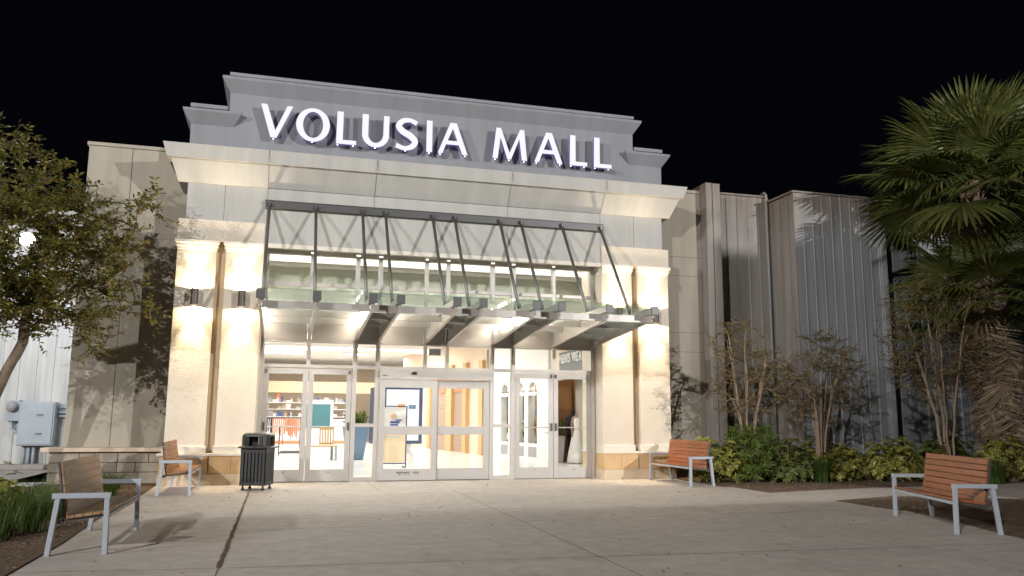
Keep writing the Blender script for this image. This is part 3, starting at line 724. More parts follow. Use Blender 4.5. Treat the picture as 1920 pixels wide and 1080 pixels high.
TB = thing('teal_board', 'teal notice board on white stand behind the wooden seat', 'board', (-2.15, 11.5, 0))
MB().box(-.52, .52, -.03, .03, .1, 2.0).build('panel', 'int_white', TB); MB().box(-.43, .43, -.036, -.03, 1.0, 1.85).build('board_face', 'teal', TB)
RK = thing('clothes_rail', 'black metal display rail with dark wheels inside left doors', 'rail', (-3.0, 12, 0))
f = MB()
for x in (-.45, .45): f.tube([(x, 0, .02), (x, 0, 1.05)], .02)
f.tube([(-.45, 0, 1.05), (.45, 0, 1.05)], .02); f.tube([(-.45, 0, .12), (.45, 0, .12)], .025); f.build('rail_frame', 'black_lid', RK)
f = MB(); f.box(-.4, .4, -.2, .2, .13, .2); f.build('tray', 'dkgrey', RK)
for (x, y, nm_, c_) in ((-4.6, 17, 'blue', 'print_blue'), (-3.2, 18.5, 'coral', 'coral'), (-1.9, 20, 'grey', 'midgrey'), (-4.4, 21.5, 'dark', 'suit'), (-2.7, 22.5, 'tan', 'shutter')):
    GR = thing('garment_rack', 'rail of %s garments standing far inside the hall' % nm_, 'clothes rack', (x, y, 0))
    f = MB(); f.tube([(-.6, 0, .02), (-.6, 0, 1.35), (.6, 0, 1.35), (.6, 0, .02)], .018, 6); f.build('rail', 'black_lid', GR)
    f = MB(); random.seed(int(y * 10))
    for k in range(14): xx = -.55 + k * .082; f.box(xx, xx + .05, -.22, .22, 1.3 - random.uniform(.55, .85), 1.3)
    f.build('garments', c_, GR, bevel=.01)
PP = thing('potted_plant', 'leafy green plant on table inside the right doors', 'plant', (5.12, 6.3, 0))
MB().frustum((-.14, .14, -.14, .14), 0, (-.2, .2, -.2, .2), .85).build('pot', 'midgrey', PP, bevel=.01)
tuft(120, .22, .35, (0, 0, .85), .26, .08, 2).build('plant', 'hedge_leaf', PP)

# mannequins : one continuous skinned body each, clothing as children
def skin_body(name, nodes, edges, m, parent, sub=2):
    me = bpy.data.meshes.new(name); me.from_pydata([n[0] for n in nodes], edges, []); o = bpy.data.objects.new(name, me); col.objects.link(o); o.parent = parent
    md = o.modifiers.new('skin', 'SKIN'); md.use_smooth_shade = True
    for i, n in enumerate(nodes):
        r = n[1] if hasattr(n[1], '__len__') else (n[1], n[1]); me.skin_vertices[0].data[i].radius = r
    me.skin_vertices[0].data[0].use_root = True
    o.modifiers.new('sub', 'SUBSURF').levels = sub; o.modifiers['sub'].render_levels = sub
    dg = bpy.context.evaluated_depsgraph_get(); dg.update()
    m2 = bpy.data.meshes.new_from_object(o.evaluated_get(dg)); o.modifiers.clear(); o.data = m2; m2.name = name
    m2.materials.clear(); m2.materials.append(M[m]); m2.polygons.foreach_set('use_smooth', [True] * len(m2.polygons)); return o
def mannequin(label, loc, rz, bm, female):
    t = thing('mannequin', label, 'mannequin', loc, rz)
    nodes = [((0, 0, .95), (.15, .11)), ((0, 0, 1.12), (.12, .09)), ((0, 0, 1.32), (.155, .11)), ((0, 0, 1.44), (.12, .08)), ((0, 0, 1.53), .05), ((0, -.01, 1.62), (.072, .085)), ((0, -.01, 1.72), (.06, .075)),
             ((.19, 0, 1.42), .05), ((.23, .01, 1.16), .04), ((.21, -.08, .93), .03), ((.21, -.11, .82), (.02, .035)),
             ((-.19, 0, 1.42), .05), ((-.23, .01, 1.16), .04), ((-.21, -.08, .93), .03), ((-.21, -.11, .82), (.02, .035)),
             ((.09, 0, .88), .085), ((.1, 0, .48), .055), ((.1, .01, .1), .04), ((.1, -.12, .03), (.04, .025)),
             ((-.09, 0, .88), .085), ((-.1, 0, .48), .055), ((-.1, .01, .1), .04), ((-.1, -.12, .03), (.04, .025))]
    ed = [(0, 1), (1, 2), (2, 3), (3, 4), (4, 5), (5, 6), (3, 7), (7, 8), (8, 9), (9, 10), (3, 11), (11, 12), (12, 13), (13, 14), (0, 15), (15, 16), (16, 17), (17, 18), (0, 19), (19, 20), (20, 21), (21, 22)]
    skin_body('body', nodes, ed, bm, t)
    MB().lathe([(.28, 0), (.28, .02), (.26, .03)], 20).build('stand', 'tan', t)
    if female:
        MB().lathe([(.40, .03), (.33, .4), (.24, .8), (.155, 1.06), (.16, 1.16), (.175, 1.3), (.16, 1.40), (.10, 1.43)], 24).build('dress', 'dress', t, smooth=True)
        MB().lathe([(.163, 1.03), (.165, 1.08)], 20).build('sash', 'cream_paper', t)
    else:
        MB().lathe([(.20, .86), (.195, 1.05), (.20, 1.3), (.19, 1.43), (.09, 1.5)], 20).build('jacket', 'suit', t, smooth=True)
        for s in (-1, 1):
            MB().tube([(s * .19, 0, 1.43), (s * .235, .01, 1.16), (s * .215, -.08, .9)], [.07, .06, .05], 10).build('sleeve', 'suit', t, smooth=True)
            MB().tube([(s * .09, 0, .92), (s * .1, 0, .48), (s * .1, .01, .08)], [.105, .085, .075], 10).build('trouser_leg', 'suit', t, smooth=True)
        MB().prism([(-.06, 1.47), (.06, 1.47), (0, 1.15)], 'y', -.205, -.19).build('shirt_front', 'paper', t)
    return t
mannequin('mannequin in a dark suit behind the rightmost glass door', (5.78, 6.75, 0), R(25), 'suit', False)
mannequin('mannequin in a long white gown behind the rightmost glass door', (5.74, 6.0, 0), R(-20), 'skin', True)

# ================================================================== CANOPY
CN = thing('entrance_canopy', 'steel and green glass canopy hung on tie rods over the entrance doors', 'canopy', (0, 0, 0))
for i, x in enumerate(xs):
    f = MB(); f.prism([(-.035, 3.145), (-3.44, 3.44), (-3.52, 3.50), (-3.52, 3.56), (-.035, 3.60)], 'x', x - .016, x + .016)
    f.prism([(-.036, 3.133), (-3.44, 3.428), (-3.44, 3.44), (-.036, 3.145)], 'x', x - .03, x + .03)
    bmx = fix_normals(f.build('beam', 'steel', CN))
    f = MB(); f.box(x - .06, x + .06, -3.58, -.475, 3.565, 3.70); f.build('beam_tube', 'steel', bmx, bevel=.006)
    f = MB(); f.box(x - .08, x + .08, -3.62, -3.58, 3.545, 3.72); f.build('end_plate', 'dark_steel', bmx, bevel=.004)
    f = MB(); f.tube([(x, -.60, 6.04), (x, -2.34, 3.71)], .035, 10); rd = f.build('tie_rod', 'rod', CN, smooth=True)
    f = MB(); f.box(x - .012, x + .012, -.68, -.58, 5.98, 6.09); f.tube([(x - .03, -.64, 6.03), (x + .03, -.64, 6.03)], .022, 10)
    f.tube([(x - .035, -.60, 6.04), (x + .035, -.60, 6.04)], .014, 8); f.build('rod_lug', 'rod', rd); MB().box(x - .012, x + .012, -2.42, -2.24, 3.68, 3.82).build('base_lug', 'rod', rd)
MB().box(-3.99, 3.99, -.585, -.472, 5.975, 6.135).build('hanger_bar', 'dark_steel', CN, bevel=.004)
f = MB(); f.box(-4.0, 4.0, -.60, -.47, 6.135, 6.15); f.build('hanger_flange', 'dark_steel', CN)
for i in range(9):
    a, b_ = xs[i] + .017, xs[i + 1] - .017
    for y in (-3.22, -1.95, -.72):
        z0 = 3.43 - .0 * y
        f = MB(); f.box(a, b_, y - .005, y, z0, z0 + .125); f.box(a, b_, y - .005, y + .06, z0 - .006, z0); f.box(a, b_, y - .005, y + .06, z0 + .125, z0 + .131)
        f.build('purlin', 'steel', CN)
    lo = -.02 if i == 0 else 0; hi = .02 if i == 8 else 0
    MB().box(xs[i] + (.004 if i else -.06), xs[i + 1] - (.004 if i < 8 else -.06), -3.66, -.48, 3.722, 3.738).build('glass_panel', 'canopy_glass', CN)
for x, s in ((xs[0], 1), (xs[2], -1), (xs[3], 1), (xs[6], -1), (xs[7], 1)):
    for y0, y1 in ((-3.12, -2.06), (-1.84, -.84), (-.62, -.2)):
        cxx = x + s * .062
        h = MB(); h.box(cxx - .032, cxx + .032, y0, y1, 3.535, 3.56); hh = h.build('light_housing', 'alu', CN)
        MB().box(cxx - .026, cxx + .026, y0 + .02, y1 - .02, 3.49, 3.534).build('light_tube', 'tube', hh, bevel=.008)

# ================================================================== SIGN LETTERS
SG = thing('mall_sign', 'white glowing letters reading VOLUSIA MALL on the parapet', 'sign', (0, 0, 0))
Z0, Z1 = 7.545, 8.305; HH = Z1 - Z0
def ring(cx_, cy_, rx, ry, n=48, a0=0, a1=2 * math.pi): return [(cx_ + rx * math.cos(a0 + (a1 - a0) * i / n), cy_ + ry * math.sin(a0 + (a1 - a0) * i / n)) for i in range(n)]
def stroke(pts, wds, n=10):
    # catmull-rom centre line with varying width
    P = [Vector(p) for p in pts]; out = []; ws = []
    for i in range(len(P) - 1):
        p0, p1, p2, p3 = P[max(i - 1, 0)], P[i], P[i + 1], P[min(i + 2, len(P) - 1)]
        for k in range(n + (1 if i == len(P) - 2 else 0)):
            t = k / n; q = .5 * ((2 * p1) + (-p0 + p2) * t + (2 * p0 - 5 * p1 + 4 * p2 - p3) * t * t + (-p0 + 3 * p1 - 3 * p2 + p3) * t ** 3)
            out.append(q); ws.append(wds[i] * (1 - t) + wds[i + 1] * t)
    L_, R_ = [], []
    for i, q in enumerate(out):
        d = (out[min(i + 1, len(out) - 1)] - out[max(i - 1, 0)]).normalized(); nn = Vector((-d.y, d.x))
        L_.append(tuple(q + nn * ws[i] / 2)); R_.append(tuple(q - nn * ws[i] / 2))
    return [L_ + R_[::-1]]
def letter_polys(c, W):
    H = HH; S = lambda ps: [(x * W, y * H) for x, y in ps]
    if c == 'V': return [S([(0, 1), (.19, 1), (.475, .22), (.825, 1), (1, 1), (.525, 0), (.335, 0)])]
    if c == 'A': return [S([(0, 0), (.155, 0), (.275, .30), (.70, .30), (.825, 0), (1, 0), (.62, 1), (.41, 1)]), S([(.325, .42), (.655, .42), (.497, .82)])]
    if c == 'L': return [S([(0, 0), (1, 0), (1, .125), (.33, .125), (.33, 1), (.02, 1)])]
    if c == 'I': return [S([(0, 0), (1, 0), (1, 1), (0, 1)])]
    if c == 'M': return [S([(0, 0), (.145, 0), (.225, .70), (.43, .0), (.535, .0), (.775, .70), (.85, 0), (1, 0), (.915, 1), (.795, 1), (.49, .20), (.235, 1), (.105, 1)])]
    if c == 'O': return [ring(W / 2, H / 2, W / 2, H * .515), ring(W / 2, H / 2, W / 2 - .15, H * .515 - .085)]
    if c == 'U':
        r = W / 2; outer = [(0, H), (0, r * .95)] + [(r - r * math.cos(math.pi * i / 24), r * .95 - (r * .95 + .01) * math.sin(math.pi * i / 24)) for i in range(1, 24)] + [(W, r * .95), (W, H), (W - .125, H)]
        ri = r - .135; cyy = r * .98
        inner = [(W - .13, cyy)] + [(r + ri * math.cos(math.pi * i / 24), cyy - (cyy - .095) * math.sin(math.pi * i / 24)) for i in range(1, 24)] + [(.14, cyy), (.14, H)]
        return [outer + inner]
    if c == 'S':
        return stroke([(.93 * W, .86 * H), (.62 * W, .945 * H), (.30 * W, .90 * H), (.14 * W, .74 * H), (.30 * W, .58 * H), (.66 * W, .44 * H), (.86 * W, .27 * H), (.70 * W, .10 * H), (.38 * W, .045 * H), (.03 * W, .12 * H)], [.11, .095, .12, .14, .15, .155, .14, .12, .095, .11])
for c, x0, x1 in (('V', -4.19, -3.50), ('O', -3.42, -2.68), ('L', -2.53, -2.08), ('U', -1.955, -1.34), ('S', -1.19, -.66), ('I', -.465, -.33), ('A', -.195, .52), ('M', 1.13, 1.985), ('A', 2.175, 2.89), ('L', 3.08, 3.53), ('L', 3.71, 4.175)):
    W = x1 - x0; T = Matrix.Translation((x0, 0, Z0))
    ps = letter_polys(c, W)
    lt = flat_shape('letter', ps, .09, 'sign_return', SG, T @ Matrix.Translation((0, -.665, 0)) @ FRONT)
    flat_shape('letter_face', ps, .012, 'sign_white', lt, T @ Matrix.Translation((0, -.717, 0)) @ FRONT)
    feet = {'V': [.43], 'O': [.5], 'L': [.08, .85], 'U': [.5], 'S': [.45], 'I': [.5], 'A': [.08, .92], 'M': [.08, .48, .92]}[c]
    f = MB()
    for u in feet: f.lathe([(.012, -.012), (.012, .0)], 8, (x0 + u * W, -.68, Z0 - .012))
    f.build('led_dot', 'led', lt)
    f = MB()
    for u in ([.35, .65] if c not in 'I' else [.5]): f.tube([(x0 + (u if c != 'L' else .15) * W, -.63, Z0 + .1 + (.1 if c in 'A' else 0)), (x0 + (u if c != 'L' else .15) * W, -.44, Z0 + .1 + (.1 if c in 'A' else 0))], .012, 6)
    f.build('standoff', 'dark_steel', lt)

# ================================================================== WALL SCONCES
def sconce(x, label):
    t = thing('wall_sconce', label, 'wall light', (x, -.66, 3.915), 0, 'up and down wall lights on the piers')
    f = MB()
    f.lathe([(.078, -.165), (.078, .165)], 24); c = MB()
    n = 24; vs = []; fs = []
    for r, z in ((.07, -.172), (.078, -.172), (.078, .172), (.07, .172)):
        for j in range(n): g_ = 2 * math.pi * j / n; vs.append((r * math.cos(g_), r * math.sin(g_), z))
    for i in range(3):
        for j in range(n): j2 = (j + 1) % n; fs.append((i * n + j, i * n + j2, (i + 1) * n + j2, (i + 1) * n + j))
    c.add(vs, fs); c.lathe([(.069, -.15), (.069, .15)], 24)
    c.build('housing', 'bronze', t, smooth=False)
    MB().box(-.03, .03, .06, .16, -.05, .05).build('bracket', 'bronze', t)
    for s in (-1, 1): MB().lathe([(.055, s * .152 - .0015), (.055, s * .152 + .0015)], 20).build('lens', 'lens', t)
    for s in (-1, 1):
        zz = 3.915 + s * .176
        lamp('sconce_beam', (x, -.66, zz), 205 if s > 0 else 300, (1.0, .82, .57), .04, 'SPOT', (x, -.61 if s > 0 else -.65, zz + s), R(54 if s > 0 else 64), .9)
        lamp('sconce_spill', (x, -.66, zz), 48, (1.0, .76, .47), .03, 'SPOT', (x, -.66, zz + s), R(172), .12)
sconce(-5.32, 'dark cylinder wall light on the outer pier left of the entrance')
sconce(-4.37, 'dark cylinder wall light on the pier just left of the canopy')
sconce(4.37, 'dark cylinder wall light hidden behind the right end of the canopy')
sconce(5.32, 'dark cylinder wall light on the outer pier right of the entrance')

# ================================================================== BENCHES
def make_bench(label, wood):
    t = thing('park_bench', label, 'bench', (0, 0, 0), 0, 'wooden benches with grey steel frames around the plaza')
    LN = 2.04
    for y in (.03, LN - .03):
        fy0, fy1 = y - .028, y + .028
        f = MB(); f.hexa([(.515, fy0, 0), (.565, fy0, 0), (.565, fy1, 0), (.515, fy1, 0), (.50, fy0, .575), (.55, fy0, .575), (.55, fy1, .575), (.50, fy1, .575)]); lg = f.build('leg', 'white_metal', t, bevel=.004)
        MB().box(.518, .562, fy0 + .003, fy1 - .003, -.0, .012).build('foot', 'rubber', lg)
        f = MB(); f.hexa([(-.03, fy0, 0), (.02, fy0, 0), (.02, fy1, 0), (-.03, fy1, 0), (.03, fy0, .575), (.08, fy0, .575), (.08, fy1, .575), (.03, fy1, .575)]); lg = f.build('leg', 'white_metal', t, bevel=.004)
        MB().box(-.027, .017, fy0 + .003, fy1 - .003, 0, .012).build('foot', 'rubber', lg)
        MB().box(.0, .558, fy0 - .001, fy1 + .001, .576, .63).build('armrest', 'white_metal', t, bevel=.004)
    f = MB(); f.box(.505, .545, .058, LN - .058, .365, .405); f.build('front_rail', 'white_metal', t, bevel=.003)
    f = MB(); f.box(.06, .10, .058, LN - .058, .315, .355)
    for y in (.12, LN / 2, LN - .12): f.bar((.08, y, .345), (.52, y, .395), .04, .03)
    f.build('seat_support', 'dark_steel', t)
    f = MB()
    for i in range(5):
        u = i / 5; x0 = .135 + u * .42; x1 = x0 + .078; z0 = .362 + u * .055
        f.hexa([(x0, .065, z0), (x1, .065, z0 + .010), (x1, LN - .065, z0 + .010), (x0, LN - .065, z0), (x0, .065, z0 + .028), (x1, .065, z0 + .038), (x1, LN - .065, z0 + .038), (x0, LN - .065, z0 + .028)])
    f.build('seat', wood, t, bevel=.004)
    f = MB()
    def bxz(s): return .125 - .17 * s
    for i in range(7):
        s0 = i / 7 * .58; s1 = s0 + .0745
        f.hexa([(bxz(s0), .10, .375 + s0), (bxz(s0) + .028, .10, .375 + s0), (bxz(s0) + .028, LN - .10, .375 + s0), (bxz(s0), LN - .10, .375 + s0),
                (bxz(s1), .10, .375 + s1), (bxz(s1) + .028, .10, .375 + s1), (bxz(s1) + .028, LN - .10, .375 + s1), (bxz(s1), LN - .10, .375 + s1)])
    f.build('backrest', wood, t, bevel=.004)
    f = MB()
    for y in (.115, LN / 2, LN - .115): f.bar((bxz(-.04) - .012, y, .335), (bxz(.57) - .014, y, .945), .045, .018, up=(1, 0, .2))
    f.build('back_support', 'dark_steel', t)
    return t
b1 = make_bench('pale slatted bench at the left edge of the plaza nearest the camera', 'wood_pale'); b1.location = (-5.69, -9.33, 0)
b2 = make_bench('orange lit slatted bench below the left piers, seen end on', 'wood'); b2.location = (-5.51, -2.78, 0)
b3 = make_bench('bright orange slatted bench in front of the right piers and yellow hedge', 'wood_red'); b3.location = (5.56, -.80, 0); b3.rotation_euler = (0, 0, math.pi)
b4 = make_bench('dim brown slatted bench on the mulch edge at the right, half facing the camera', 'wood_red'); b4.location = (6.14, -8.36, 0); b4.rotation_euler = (0, 0, math.pi - .335 + .0)

# ================================================================== LITTER BIN
LB = thing('litter_bin', 'black slatted litter bin with open domed lid beside the left doors', 'bin', (-3.84, -1.68, 0), R(-18))
f = MB(); hw_ = .255
for a in range(4):
    rot = Matrix.Rotation(a * math.pi / 2, 3, 'Z'); q = MB()
    q.box(-hw_, hw_, -hw_, -hw_ + .02, .09, .16); q.box(-hw_, hw_, -hw_, -hw_ + .02, .72, .80)
    for i in range(7):
        x0 = -hw_ + .012 + i * (2 * hw_ - .024) / 7; q.box(x0 + .008, x0 + .058, -hw_ - .004, -hw_ + .012, .15, .73)
    f.add([rot @ Vector(v) for v in q.v], q.f)
f.build('slatted_body', 'black', LB, bevel=.003)
MB().lathe([(.22, .1), (.235, .79)], 20).build('liner', 'rubber', LB)
for x in (-1, 1):
    for y in (-1, 1): MB().lathe([(.035, 0), (.035, .03), (.02, .04), (.02, .1)], 10, (x * .2, y * .2, 0)).build('foot', 'black', LB)
f = MB(); n = 32; prof = [(.30, .80), (.345, .805), (.352, .825), (.33, .842), (.29, .85)]
def sq(r, ang):   # rounded square radius
    c, s = abs(math.cos(ang)), abs(math.sin(ang)); return r / ((c ** 4 + s ** 4) ** .25)
def sq_loft(mb, prof, cap=True):
    vs = []; fs = []
    for r, z in prof:
        for j in range(n): a = 2 * math.pi * j / n; q = sq(r, a); vs.append((q * math.cos(a), q * math.sin(a), z))
    for i in range(len(prof) - 1):
        for j in range(n): j2 = (j + 1) % n; fs.append((i * n + j, i * n + j2, (i + 1) * n + j2, (i + 1) * n + j))
    if cap: fs.append(tuple(range(n - 1, -1, -1))); fs.append(tuple((len(prof) - 1) * n + j for j in range(n)))
    mb.add(vs, fs)
sq_loft(f, prof); sq_loft(f, [(.275, 1.03), (.272, 1.06), (.25, 1.085), (.20, 1.098), (.1, 1.104)])
for a in range(4):   # corner posts of the hood leave four openings
    ang = math.pi / 4 + a * math.pi / 2
    for da in (-.30, -.1, .1, .30):
        q = sq(.262, ang + da); p = Vector((q * math.cos(ang + da), q * math.sin(ang + da), 0)); f.obox((p.x, p.y, .94), Vector((math.cos(ang + da), math.sin(ang + da), 0)) * .013, Vector((-math.sin(ang + da), math.cos(ang + da), 0)) * .038, (0, 0, .10))
f.build('lid', 'black_lid', LB, bevel=.004)

# ================================================================== LEFT : white metal building, cabinet, flood light
def ribbed(mb, x0, x1, y, z0, z1, pitch, rib=.05, dep=.035, mi=0, face=-1):
    pts = []; x = x0
    while x < x1 - 1e-6:
        e = min(x + pitch, x1); pts += [(x, y), (max(x, e - rib * 2), y), (max(x, e - rib * 1.6), y + face * dep), (max(x, e - rib * .5), y + face * dep), (e, y)]; x = e
    n = len(pts); vs = [(p[0], p[1], z0) for p in pts] + [(p[0], p[1], z1) for p in pts]
    mb.add(vs, [(i, i + 1, n + i + 1, n + i) for i in range(n - 1) if (Vector(pts[i]) - Vector(pts[i + 1])).length > 1e-6], mi)
WBd = thing('white_metal_building', 'white ribbed metal side wall behind the left tree', 'building', (0, 0, 0))
f = MB(); ribbed(f, -20, -7.85, 6.2, 0, 7.0, .42, .035, .02); f.build('ribbed_wall', 'white_side', WBd)
MB().box(-20, -7.85, 6.21, 12, 0, 7.0).build('wall_core', 'white_side', WBd)
MB().box(-20.1, -7.85, 6.12, 12, 7.0, 7.12).build('roof_coping', 'white_side', WBd, bevel=.01)
CB = thing('electrical_cabinet', 'pale grey electrical cabinet on the white metal wall', 'cabinet', (-9.72, 5.98, 0))
MB().box(-.44, .42, -.16, .18, .60, 1.76).build('body', 'grey_box', CB, bevel=.015)
dr = MB().box(-.40, .38, -.185, -.162, .64, 1.72).build('door', 'grey_box', CB, bevel=.008)
for z in (1.42, .92):
    h = MB(); h.tube([(.0, -.187, z), (.0, -.22, z), (.14, -.22, z), (.14, -.187, z)], .012, 6); h.build('handle', 'dark_steel', dr)
for x in (-.30, -.18, -.06): MB().tube([(x, .05, .6), (x, .05, .0)], .045, 10).build('conduit', 'grey_box', CB, smooth=True)
f = MB()
for z in (1.62, 1.48, 1.38): f.tube([(.42, .1, z), (.9, .1, z)], .035, 8)
f.build('side_conduit', 'grey_box', CB, smooth=True)
EM = thing('electric_meter', 'round glass electric meter in a grey box left of the cabinet', 'meter', (-10.36, 6.05, 0))
MB().box(-.17, .17, -.10, .10, 1.25, 1.80).build('box', 'grey_box', EM, bevel=.012)
o = MB().lathe([(.15, 0), (.15, .03), (.12, .04), (.12, .12), (.10, .16), (.0, .17)], 20).build('dial', 'midgrey', EM, smooth=True); o.rotation_euler = (R(90), 0, 0); o.location = (0, -.1, 1.62)
MB().tube([(-.02, 0, 1.25), (-.02, 0, 1.05), (.1, 0, .95), (.22, 0, .92)], .04, 10).build('conduit', 'grey_box', EM, smooth=True)
FL = thing('flood_light', 'bright white flood light on an arm from the white wall, seen through the left tree', 'flood light', (-9.75, 3.6, 5.76))
MB().tube([(0, 2.6, .25), (0, 1.2, .38), (0, .18, .12)], .03, 8).build('arm', 'dark_steel', FL, smooth=True)
MB().lathe([(.05, .16), (.17, .10), (.20, .02), (.20, -.02)], 20).build('housing', 'dark_steel', FL, smooth=True).rotation_euler = (R(-68), 0, 0)
MB().lathe([(.165, -.03), (.15, -.09), (.09, -.14), (.0, -.16)], 36).build('lens', 'flood', FL, smooth=True).rotation_euler = (R(-68), 0, 0)
lamp('flood_lamp', (-9.75, 3.32, 5.60), 290, (.86, .91, 1.0), .17)

# ================================================================== RIGHT : weathered metal sided building
RB = thing('metal_sided_building', 'weathered grey metal sided building with rusty roof edge beside the entrance', 'building', (0, 0, 0))
f = MB(); ribbed(f, 7.68, 9.69, 1.0, 0, 7.66, .34, .025, .016); f.build('ribbed_wall', 'tan_side', RB)
f = MB(); f.box(9.69, 12.36, -.17, 6, 0, 7.50); f.build('wall_core', 'tan_side', RB)
f = MB(); ribbed(f, 9.69, 12.36, -.2, 0, 7.52, .30, .025, .018); f.build('ribbed_wall', 'grey_side', RB)
f = MB()
for y in (.05, .42, .8): f.box(9.665, 9.69, y, y + .03, 0, 7.5)
f.box(9.67, 9.70, -.215, -.13, 0, 7.53); f.build('corner_trim', 'tan_side', RB)
MB().box(7.68, 9.7, 1.03, 6, 0, 7.62).build('wall_core', 'tan_side', RB)
cp = MB(); cp.box(7.68, 9.60, .94, 1.2, 7.66, 7.71); cp.box(9.62, 12.4, -.25, .1, 7.52, 7.57); cp.box(9.62, 9.75, .1, 1.2, 7.52, 7.57); cp.build('roof_edge', 'tan_side', RB, bevel=.006)
f = MB(); f.tube([(9.56, 1.2, 7.78), (9.56, .98, 7.80), (9.55, .90, 7.72), (9.55, .90, .1)], .04, 10); f.build('downspout', 'grey_side', RB, smooth=True)
f = MB(); f.box(12.36, 12.55, -.25, .2, 0, 7.62); f.build('corner_post', 'grey_side', RB, bevel=.01)
f = MB(); ribbed(f, 13.45, 26, .9, 0, 7.0, .30, .025, .018); f.build('ribbed_wall', 'grey_side', RB)
f = MB(); f.box(13.45, 26, .93, 6, 0, 7.02); f.box(12.3, 13.5, 3.2, 6, 0, 7.2); f.build('wall_core', 'tan_side', RB)

# unseen block added behind the camera, shaped to shade the lower right from the right lot lamp
NB = thing('shade_block', 'unseen flat topped block added behind the camera to shade the lower right', 'building', (0, 0, 0))
MB().prism([(15.3, -20.5), (60, -20.5), (60, -27), (17.75, -27)], 'z', 0, 8.55).build('wall', 'paint', NB); MB().prism([(15.24, -20.42), (60.1, -20.42), (60.1, -27.1), (17.7, -27.1)], 'z', 8.55, 8.78).build('roof_edge', 'parapet', NB); MB().box(3.2, 15.1, -27, -20.5, 0, 5.55).build('low_shade_block', 'paint', NB)  # lower box added to keep the right lot lamp off the foreground paving

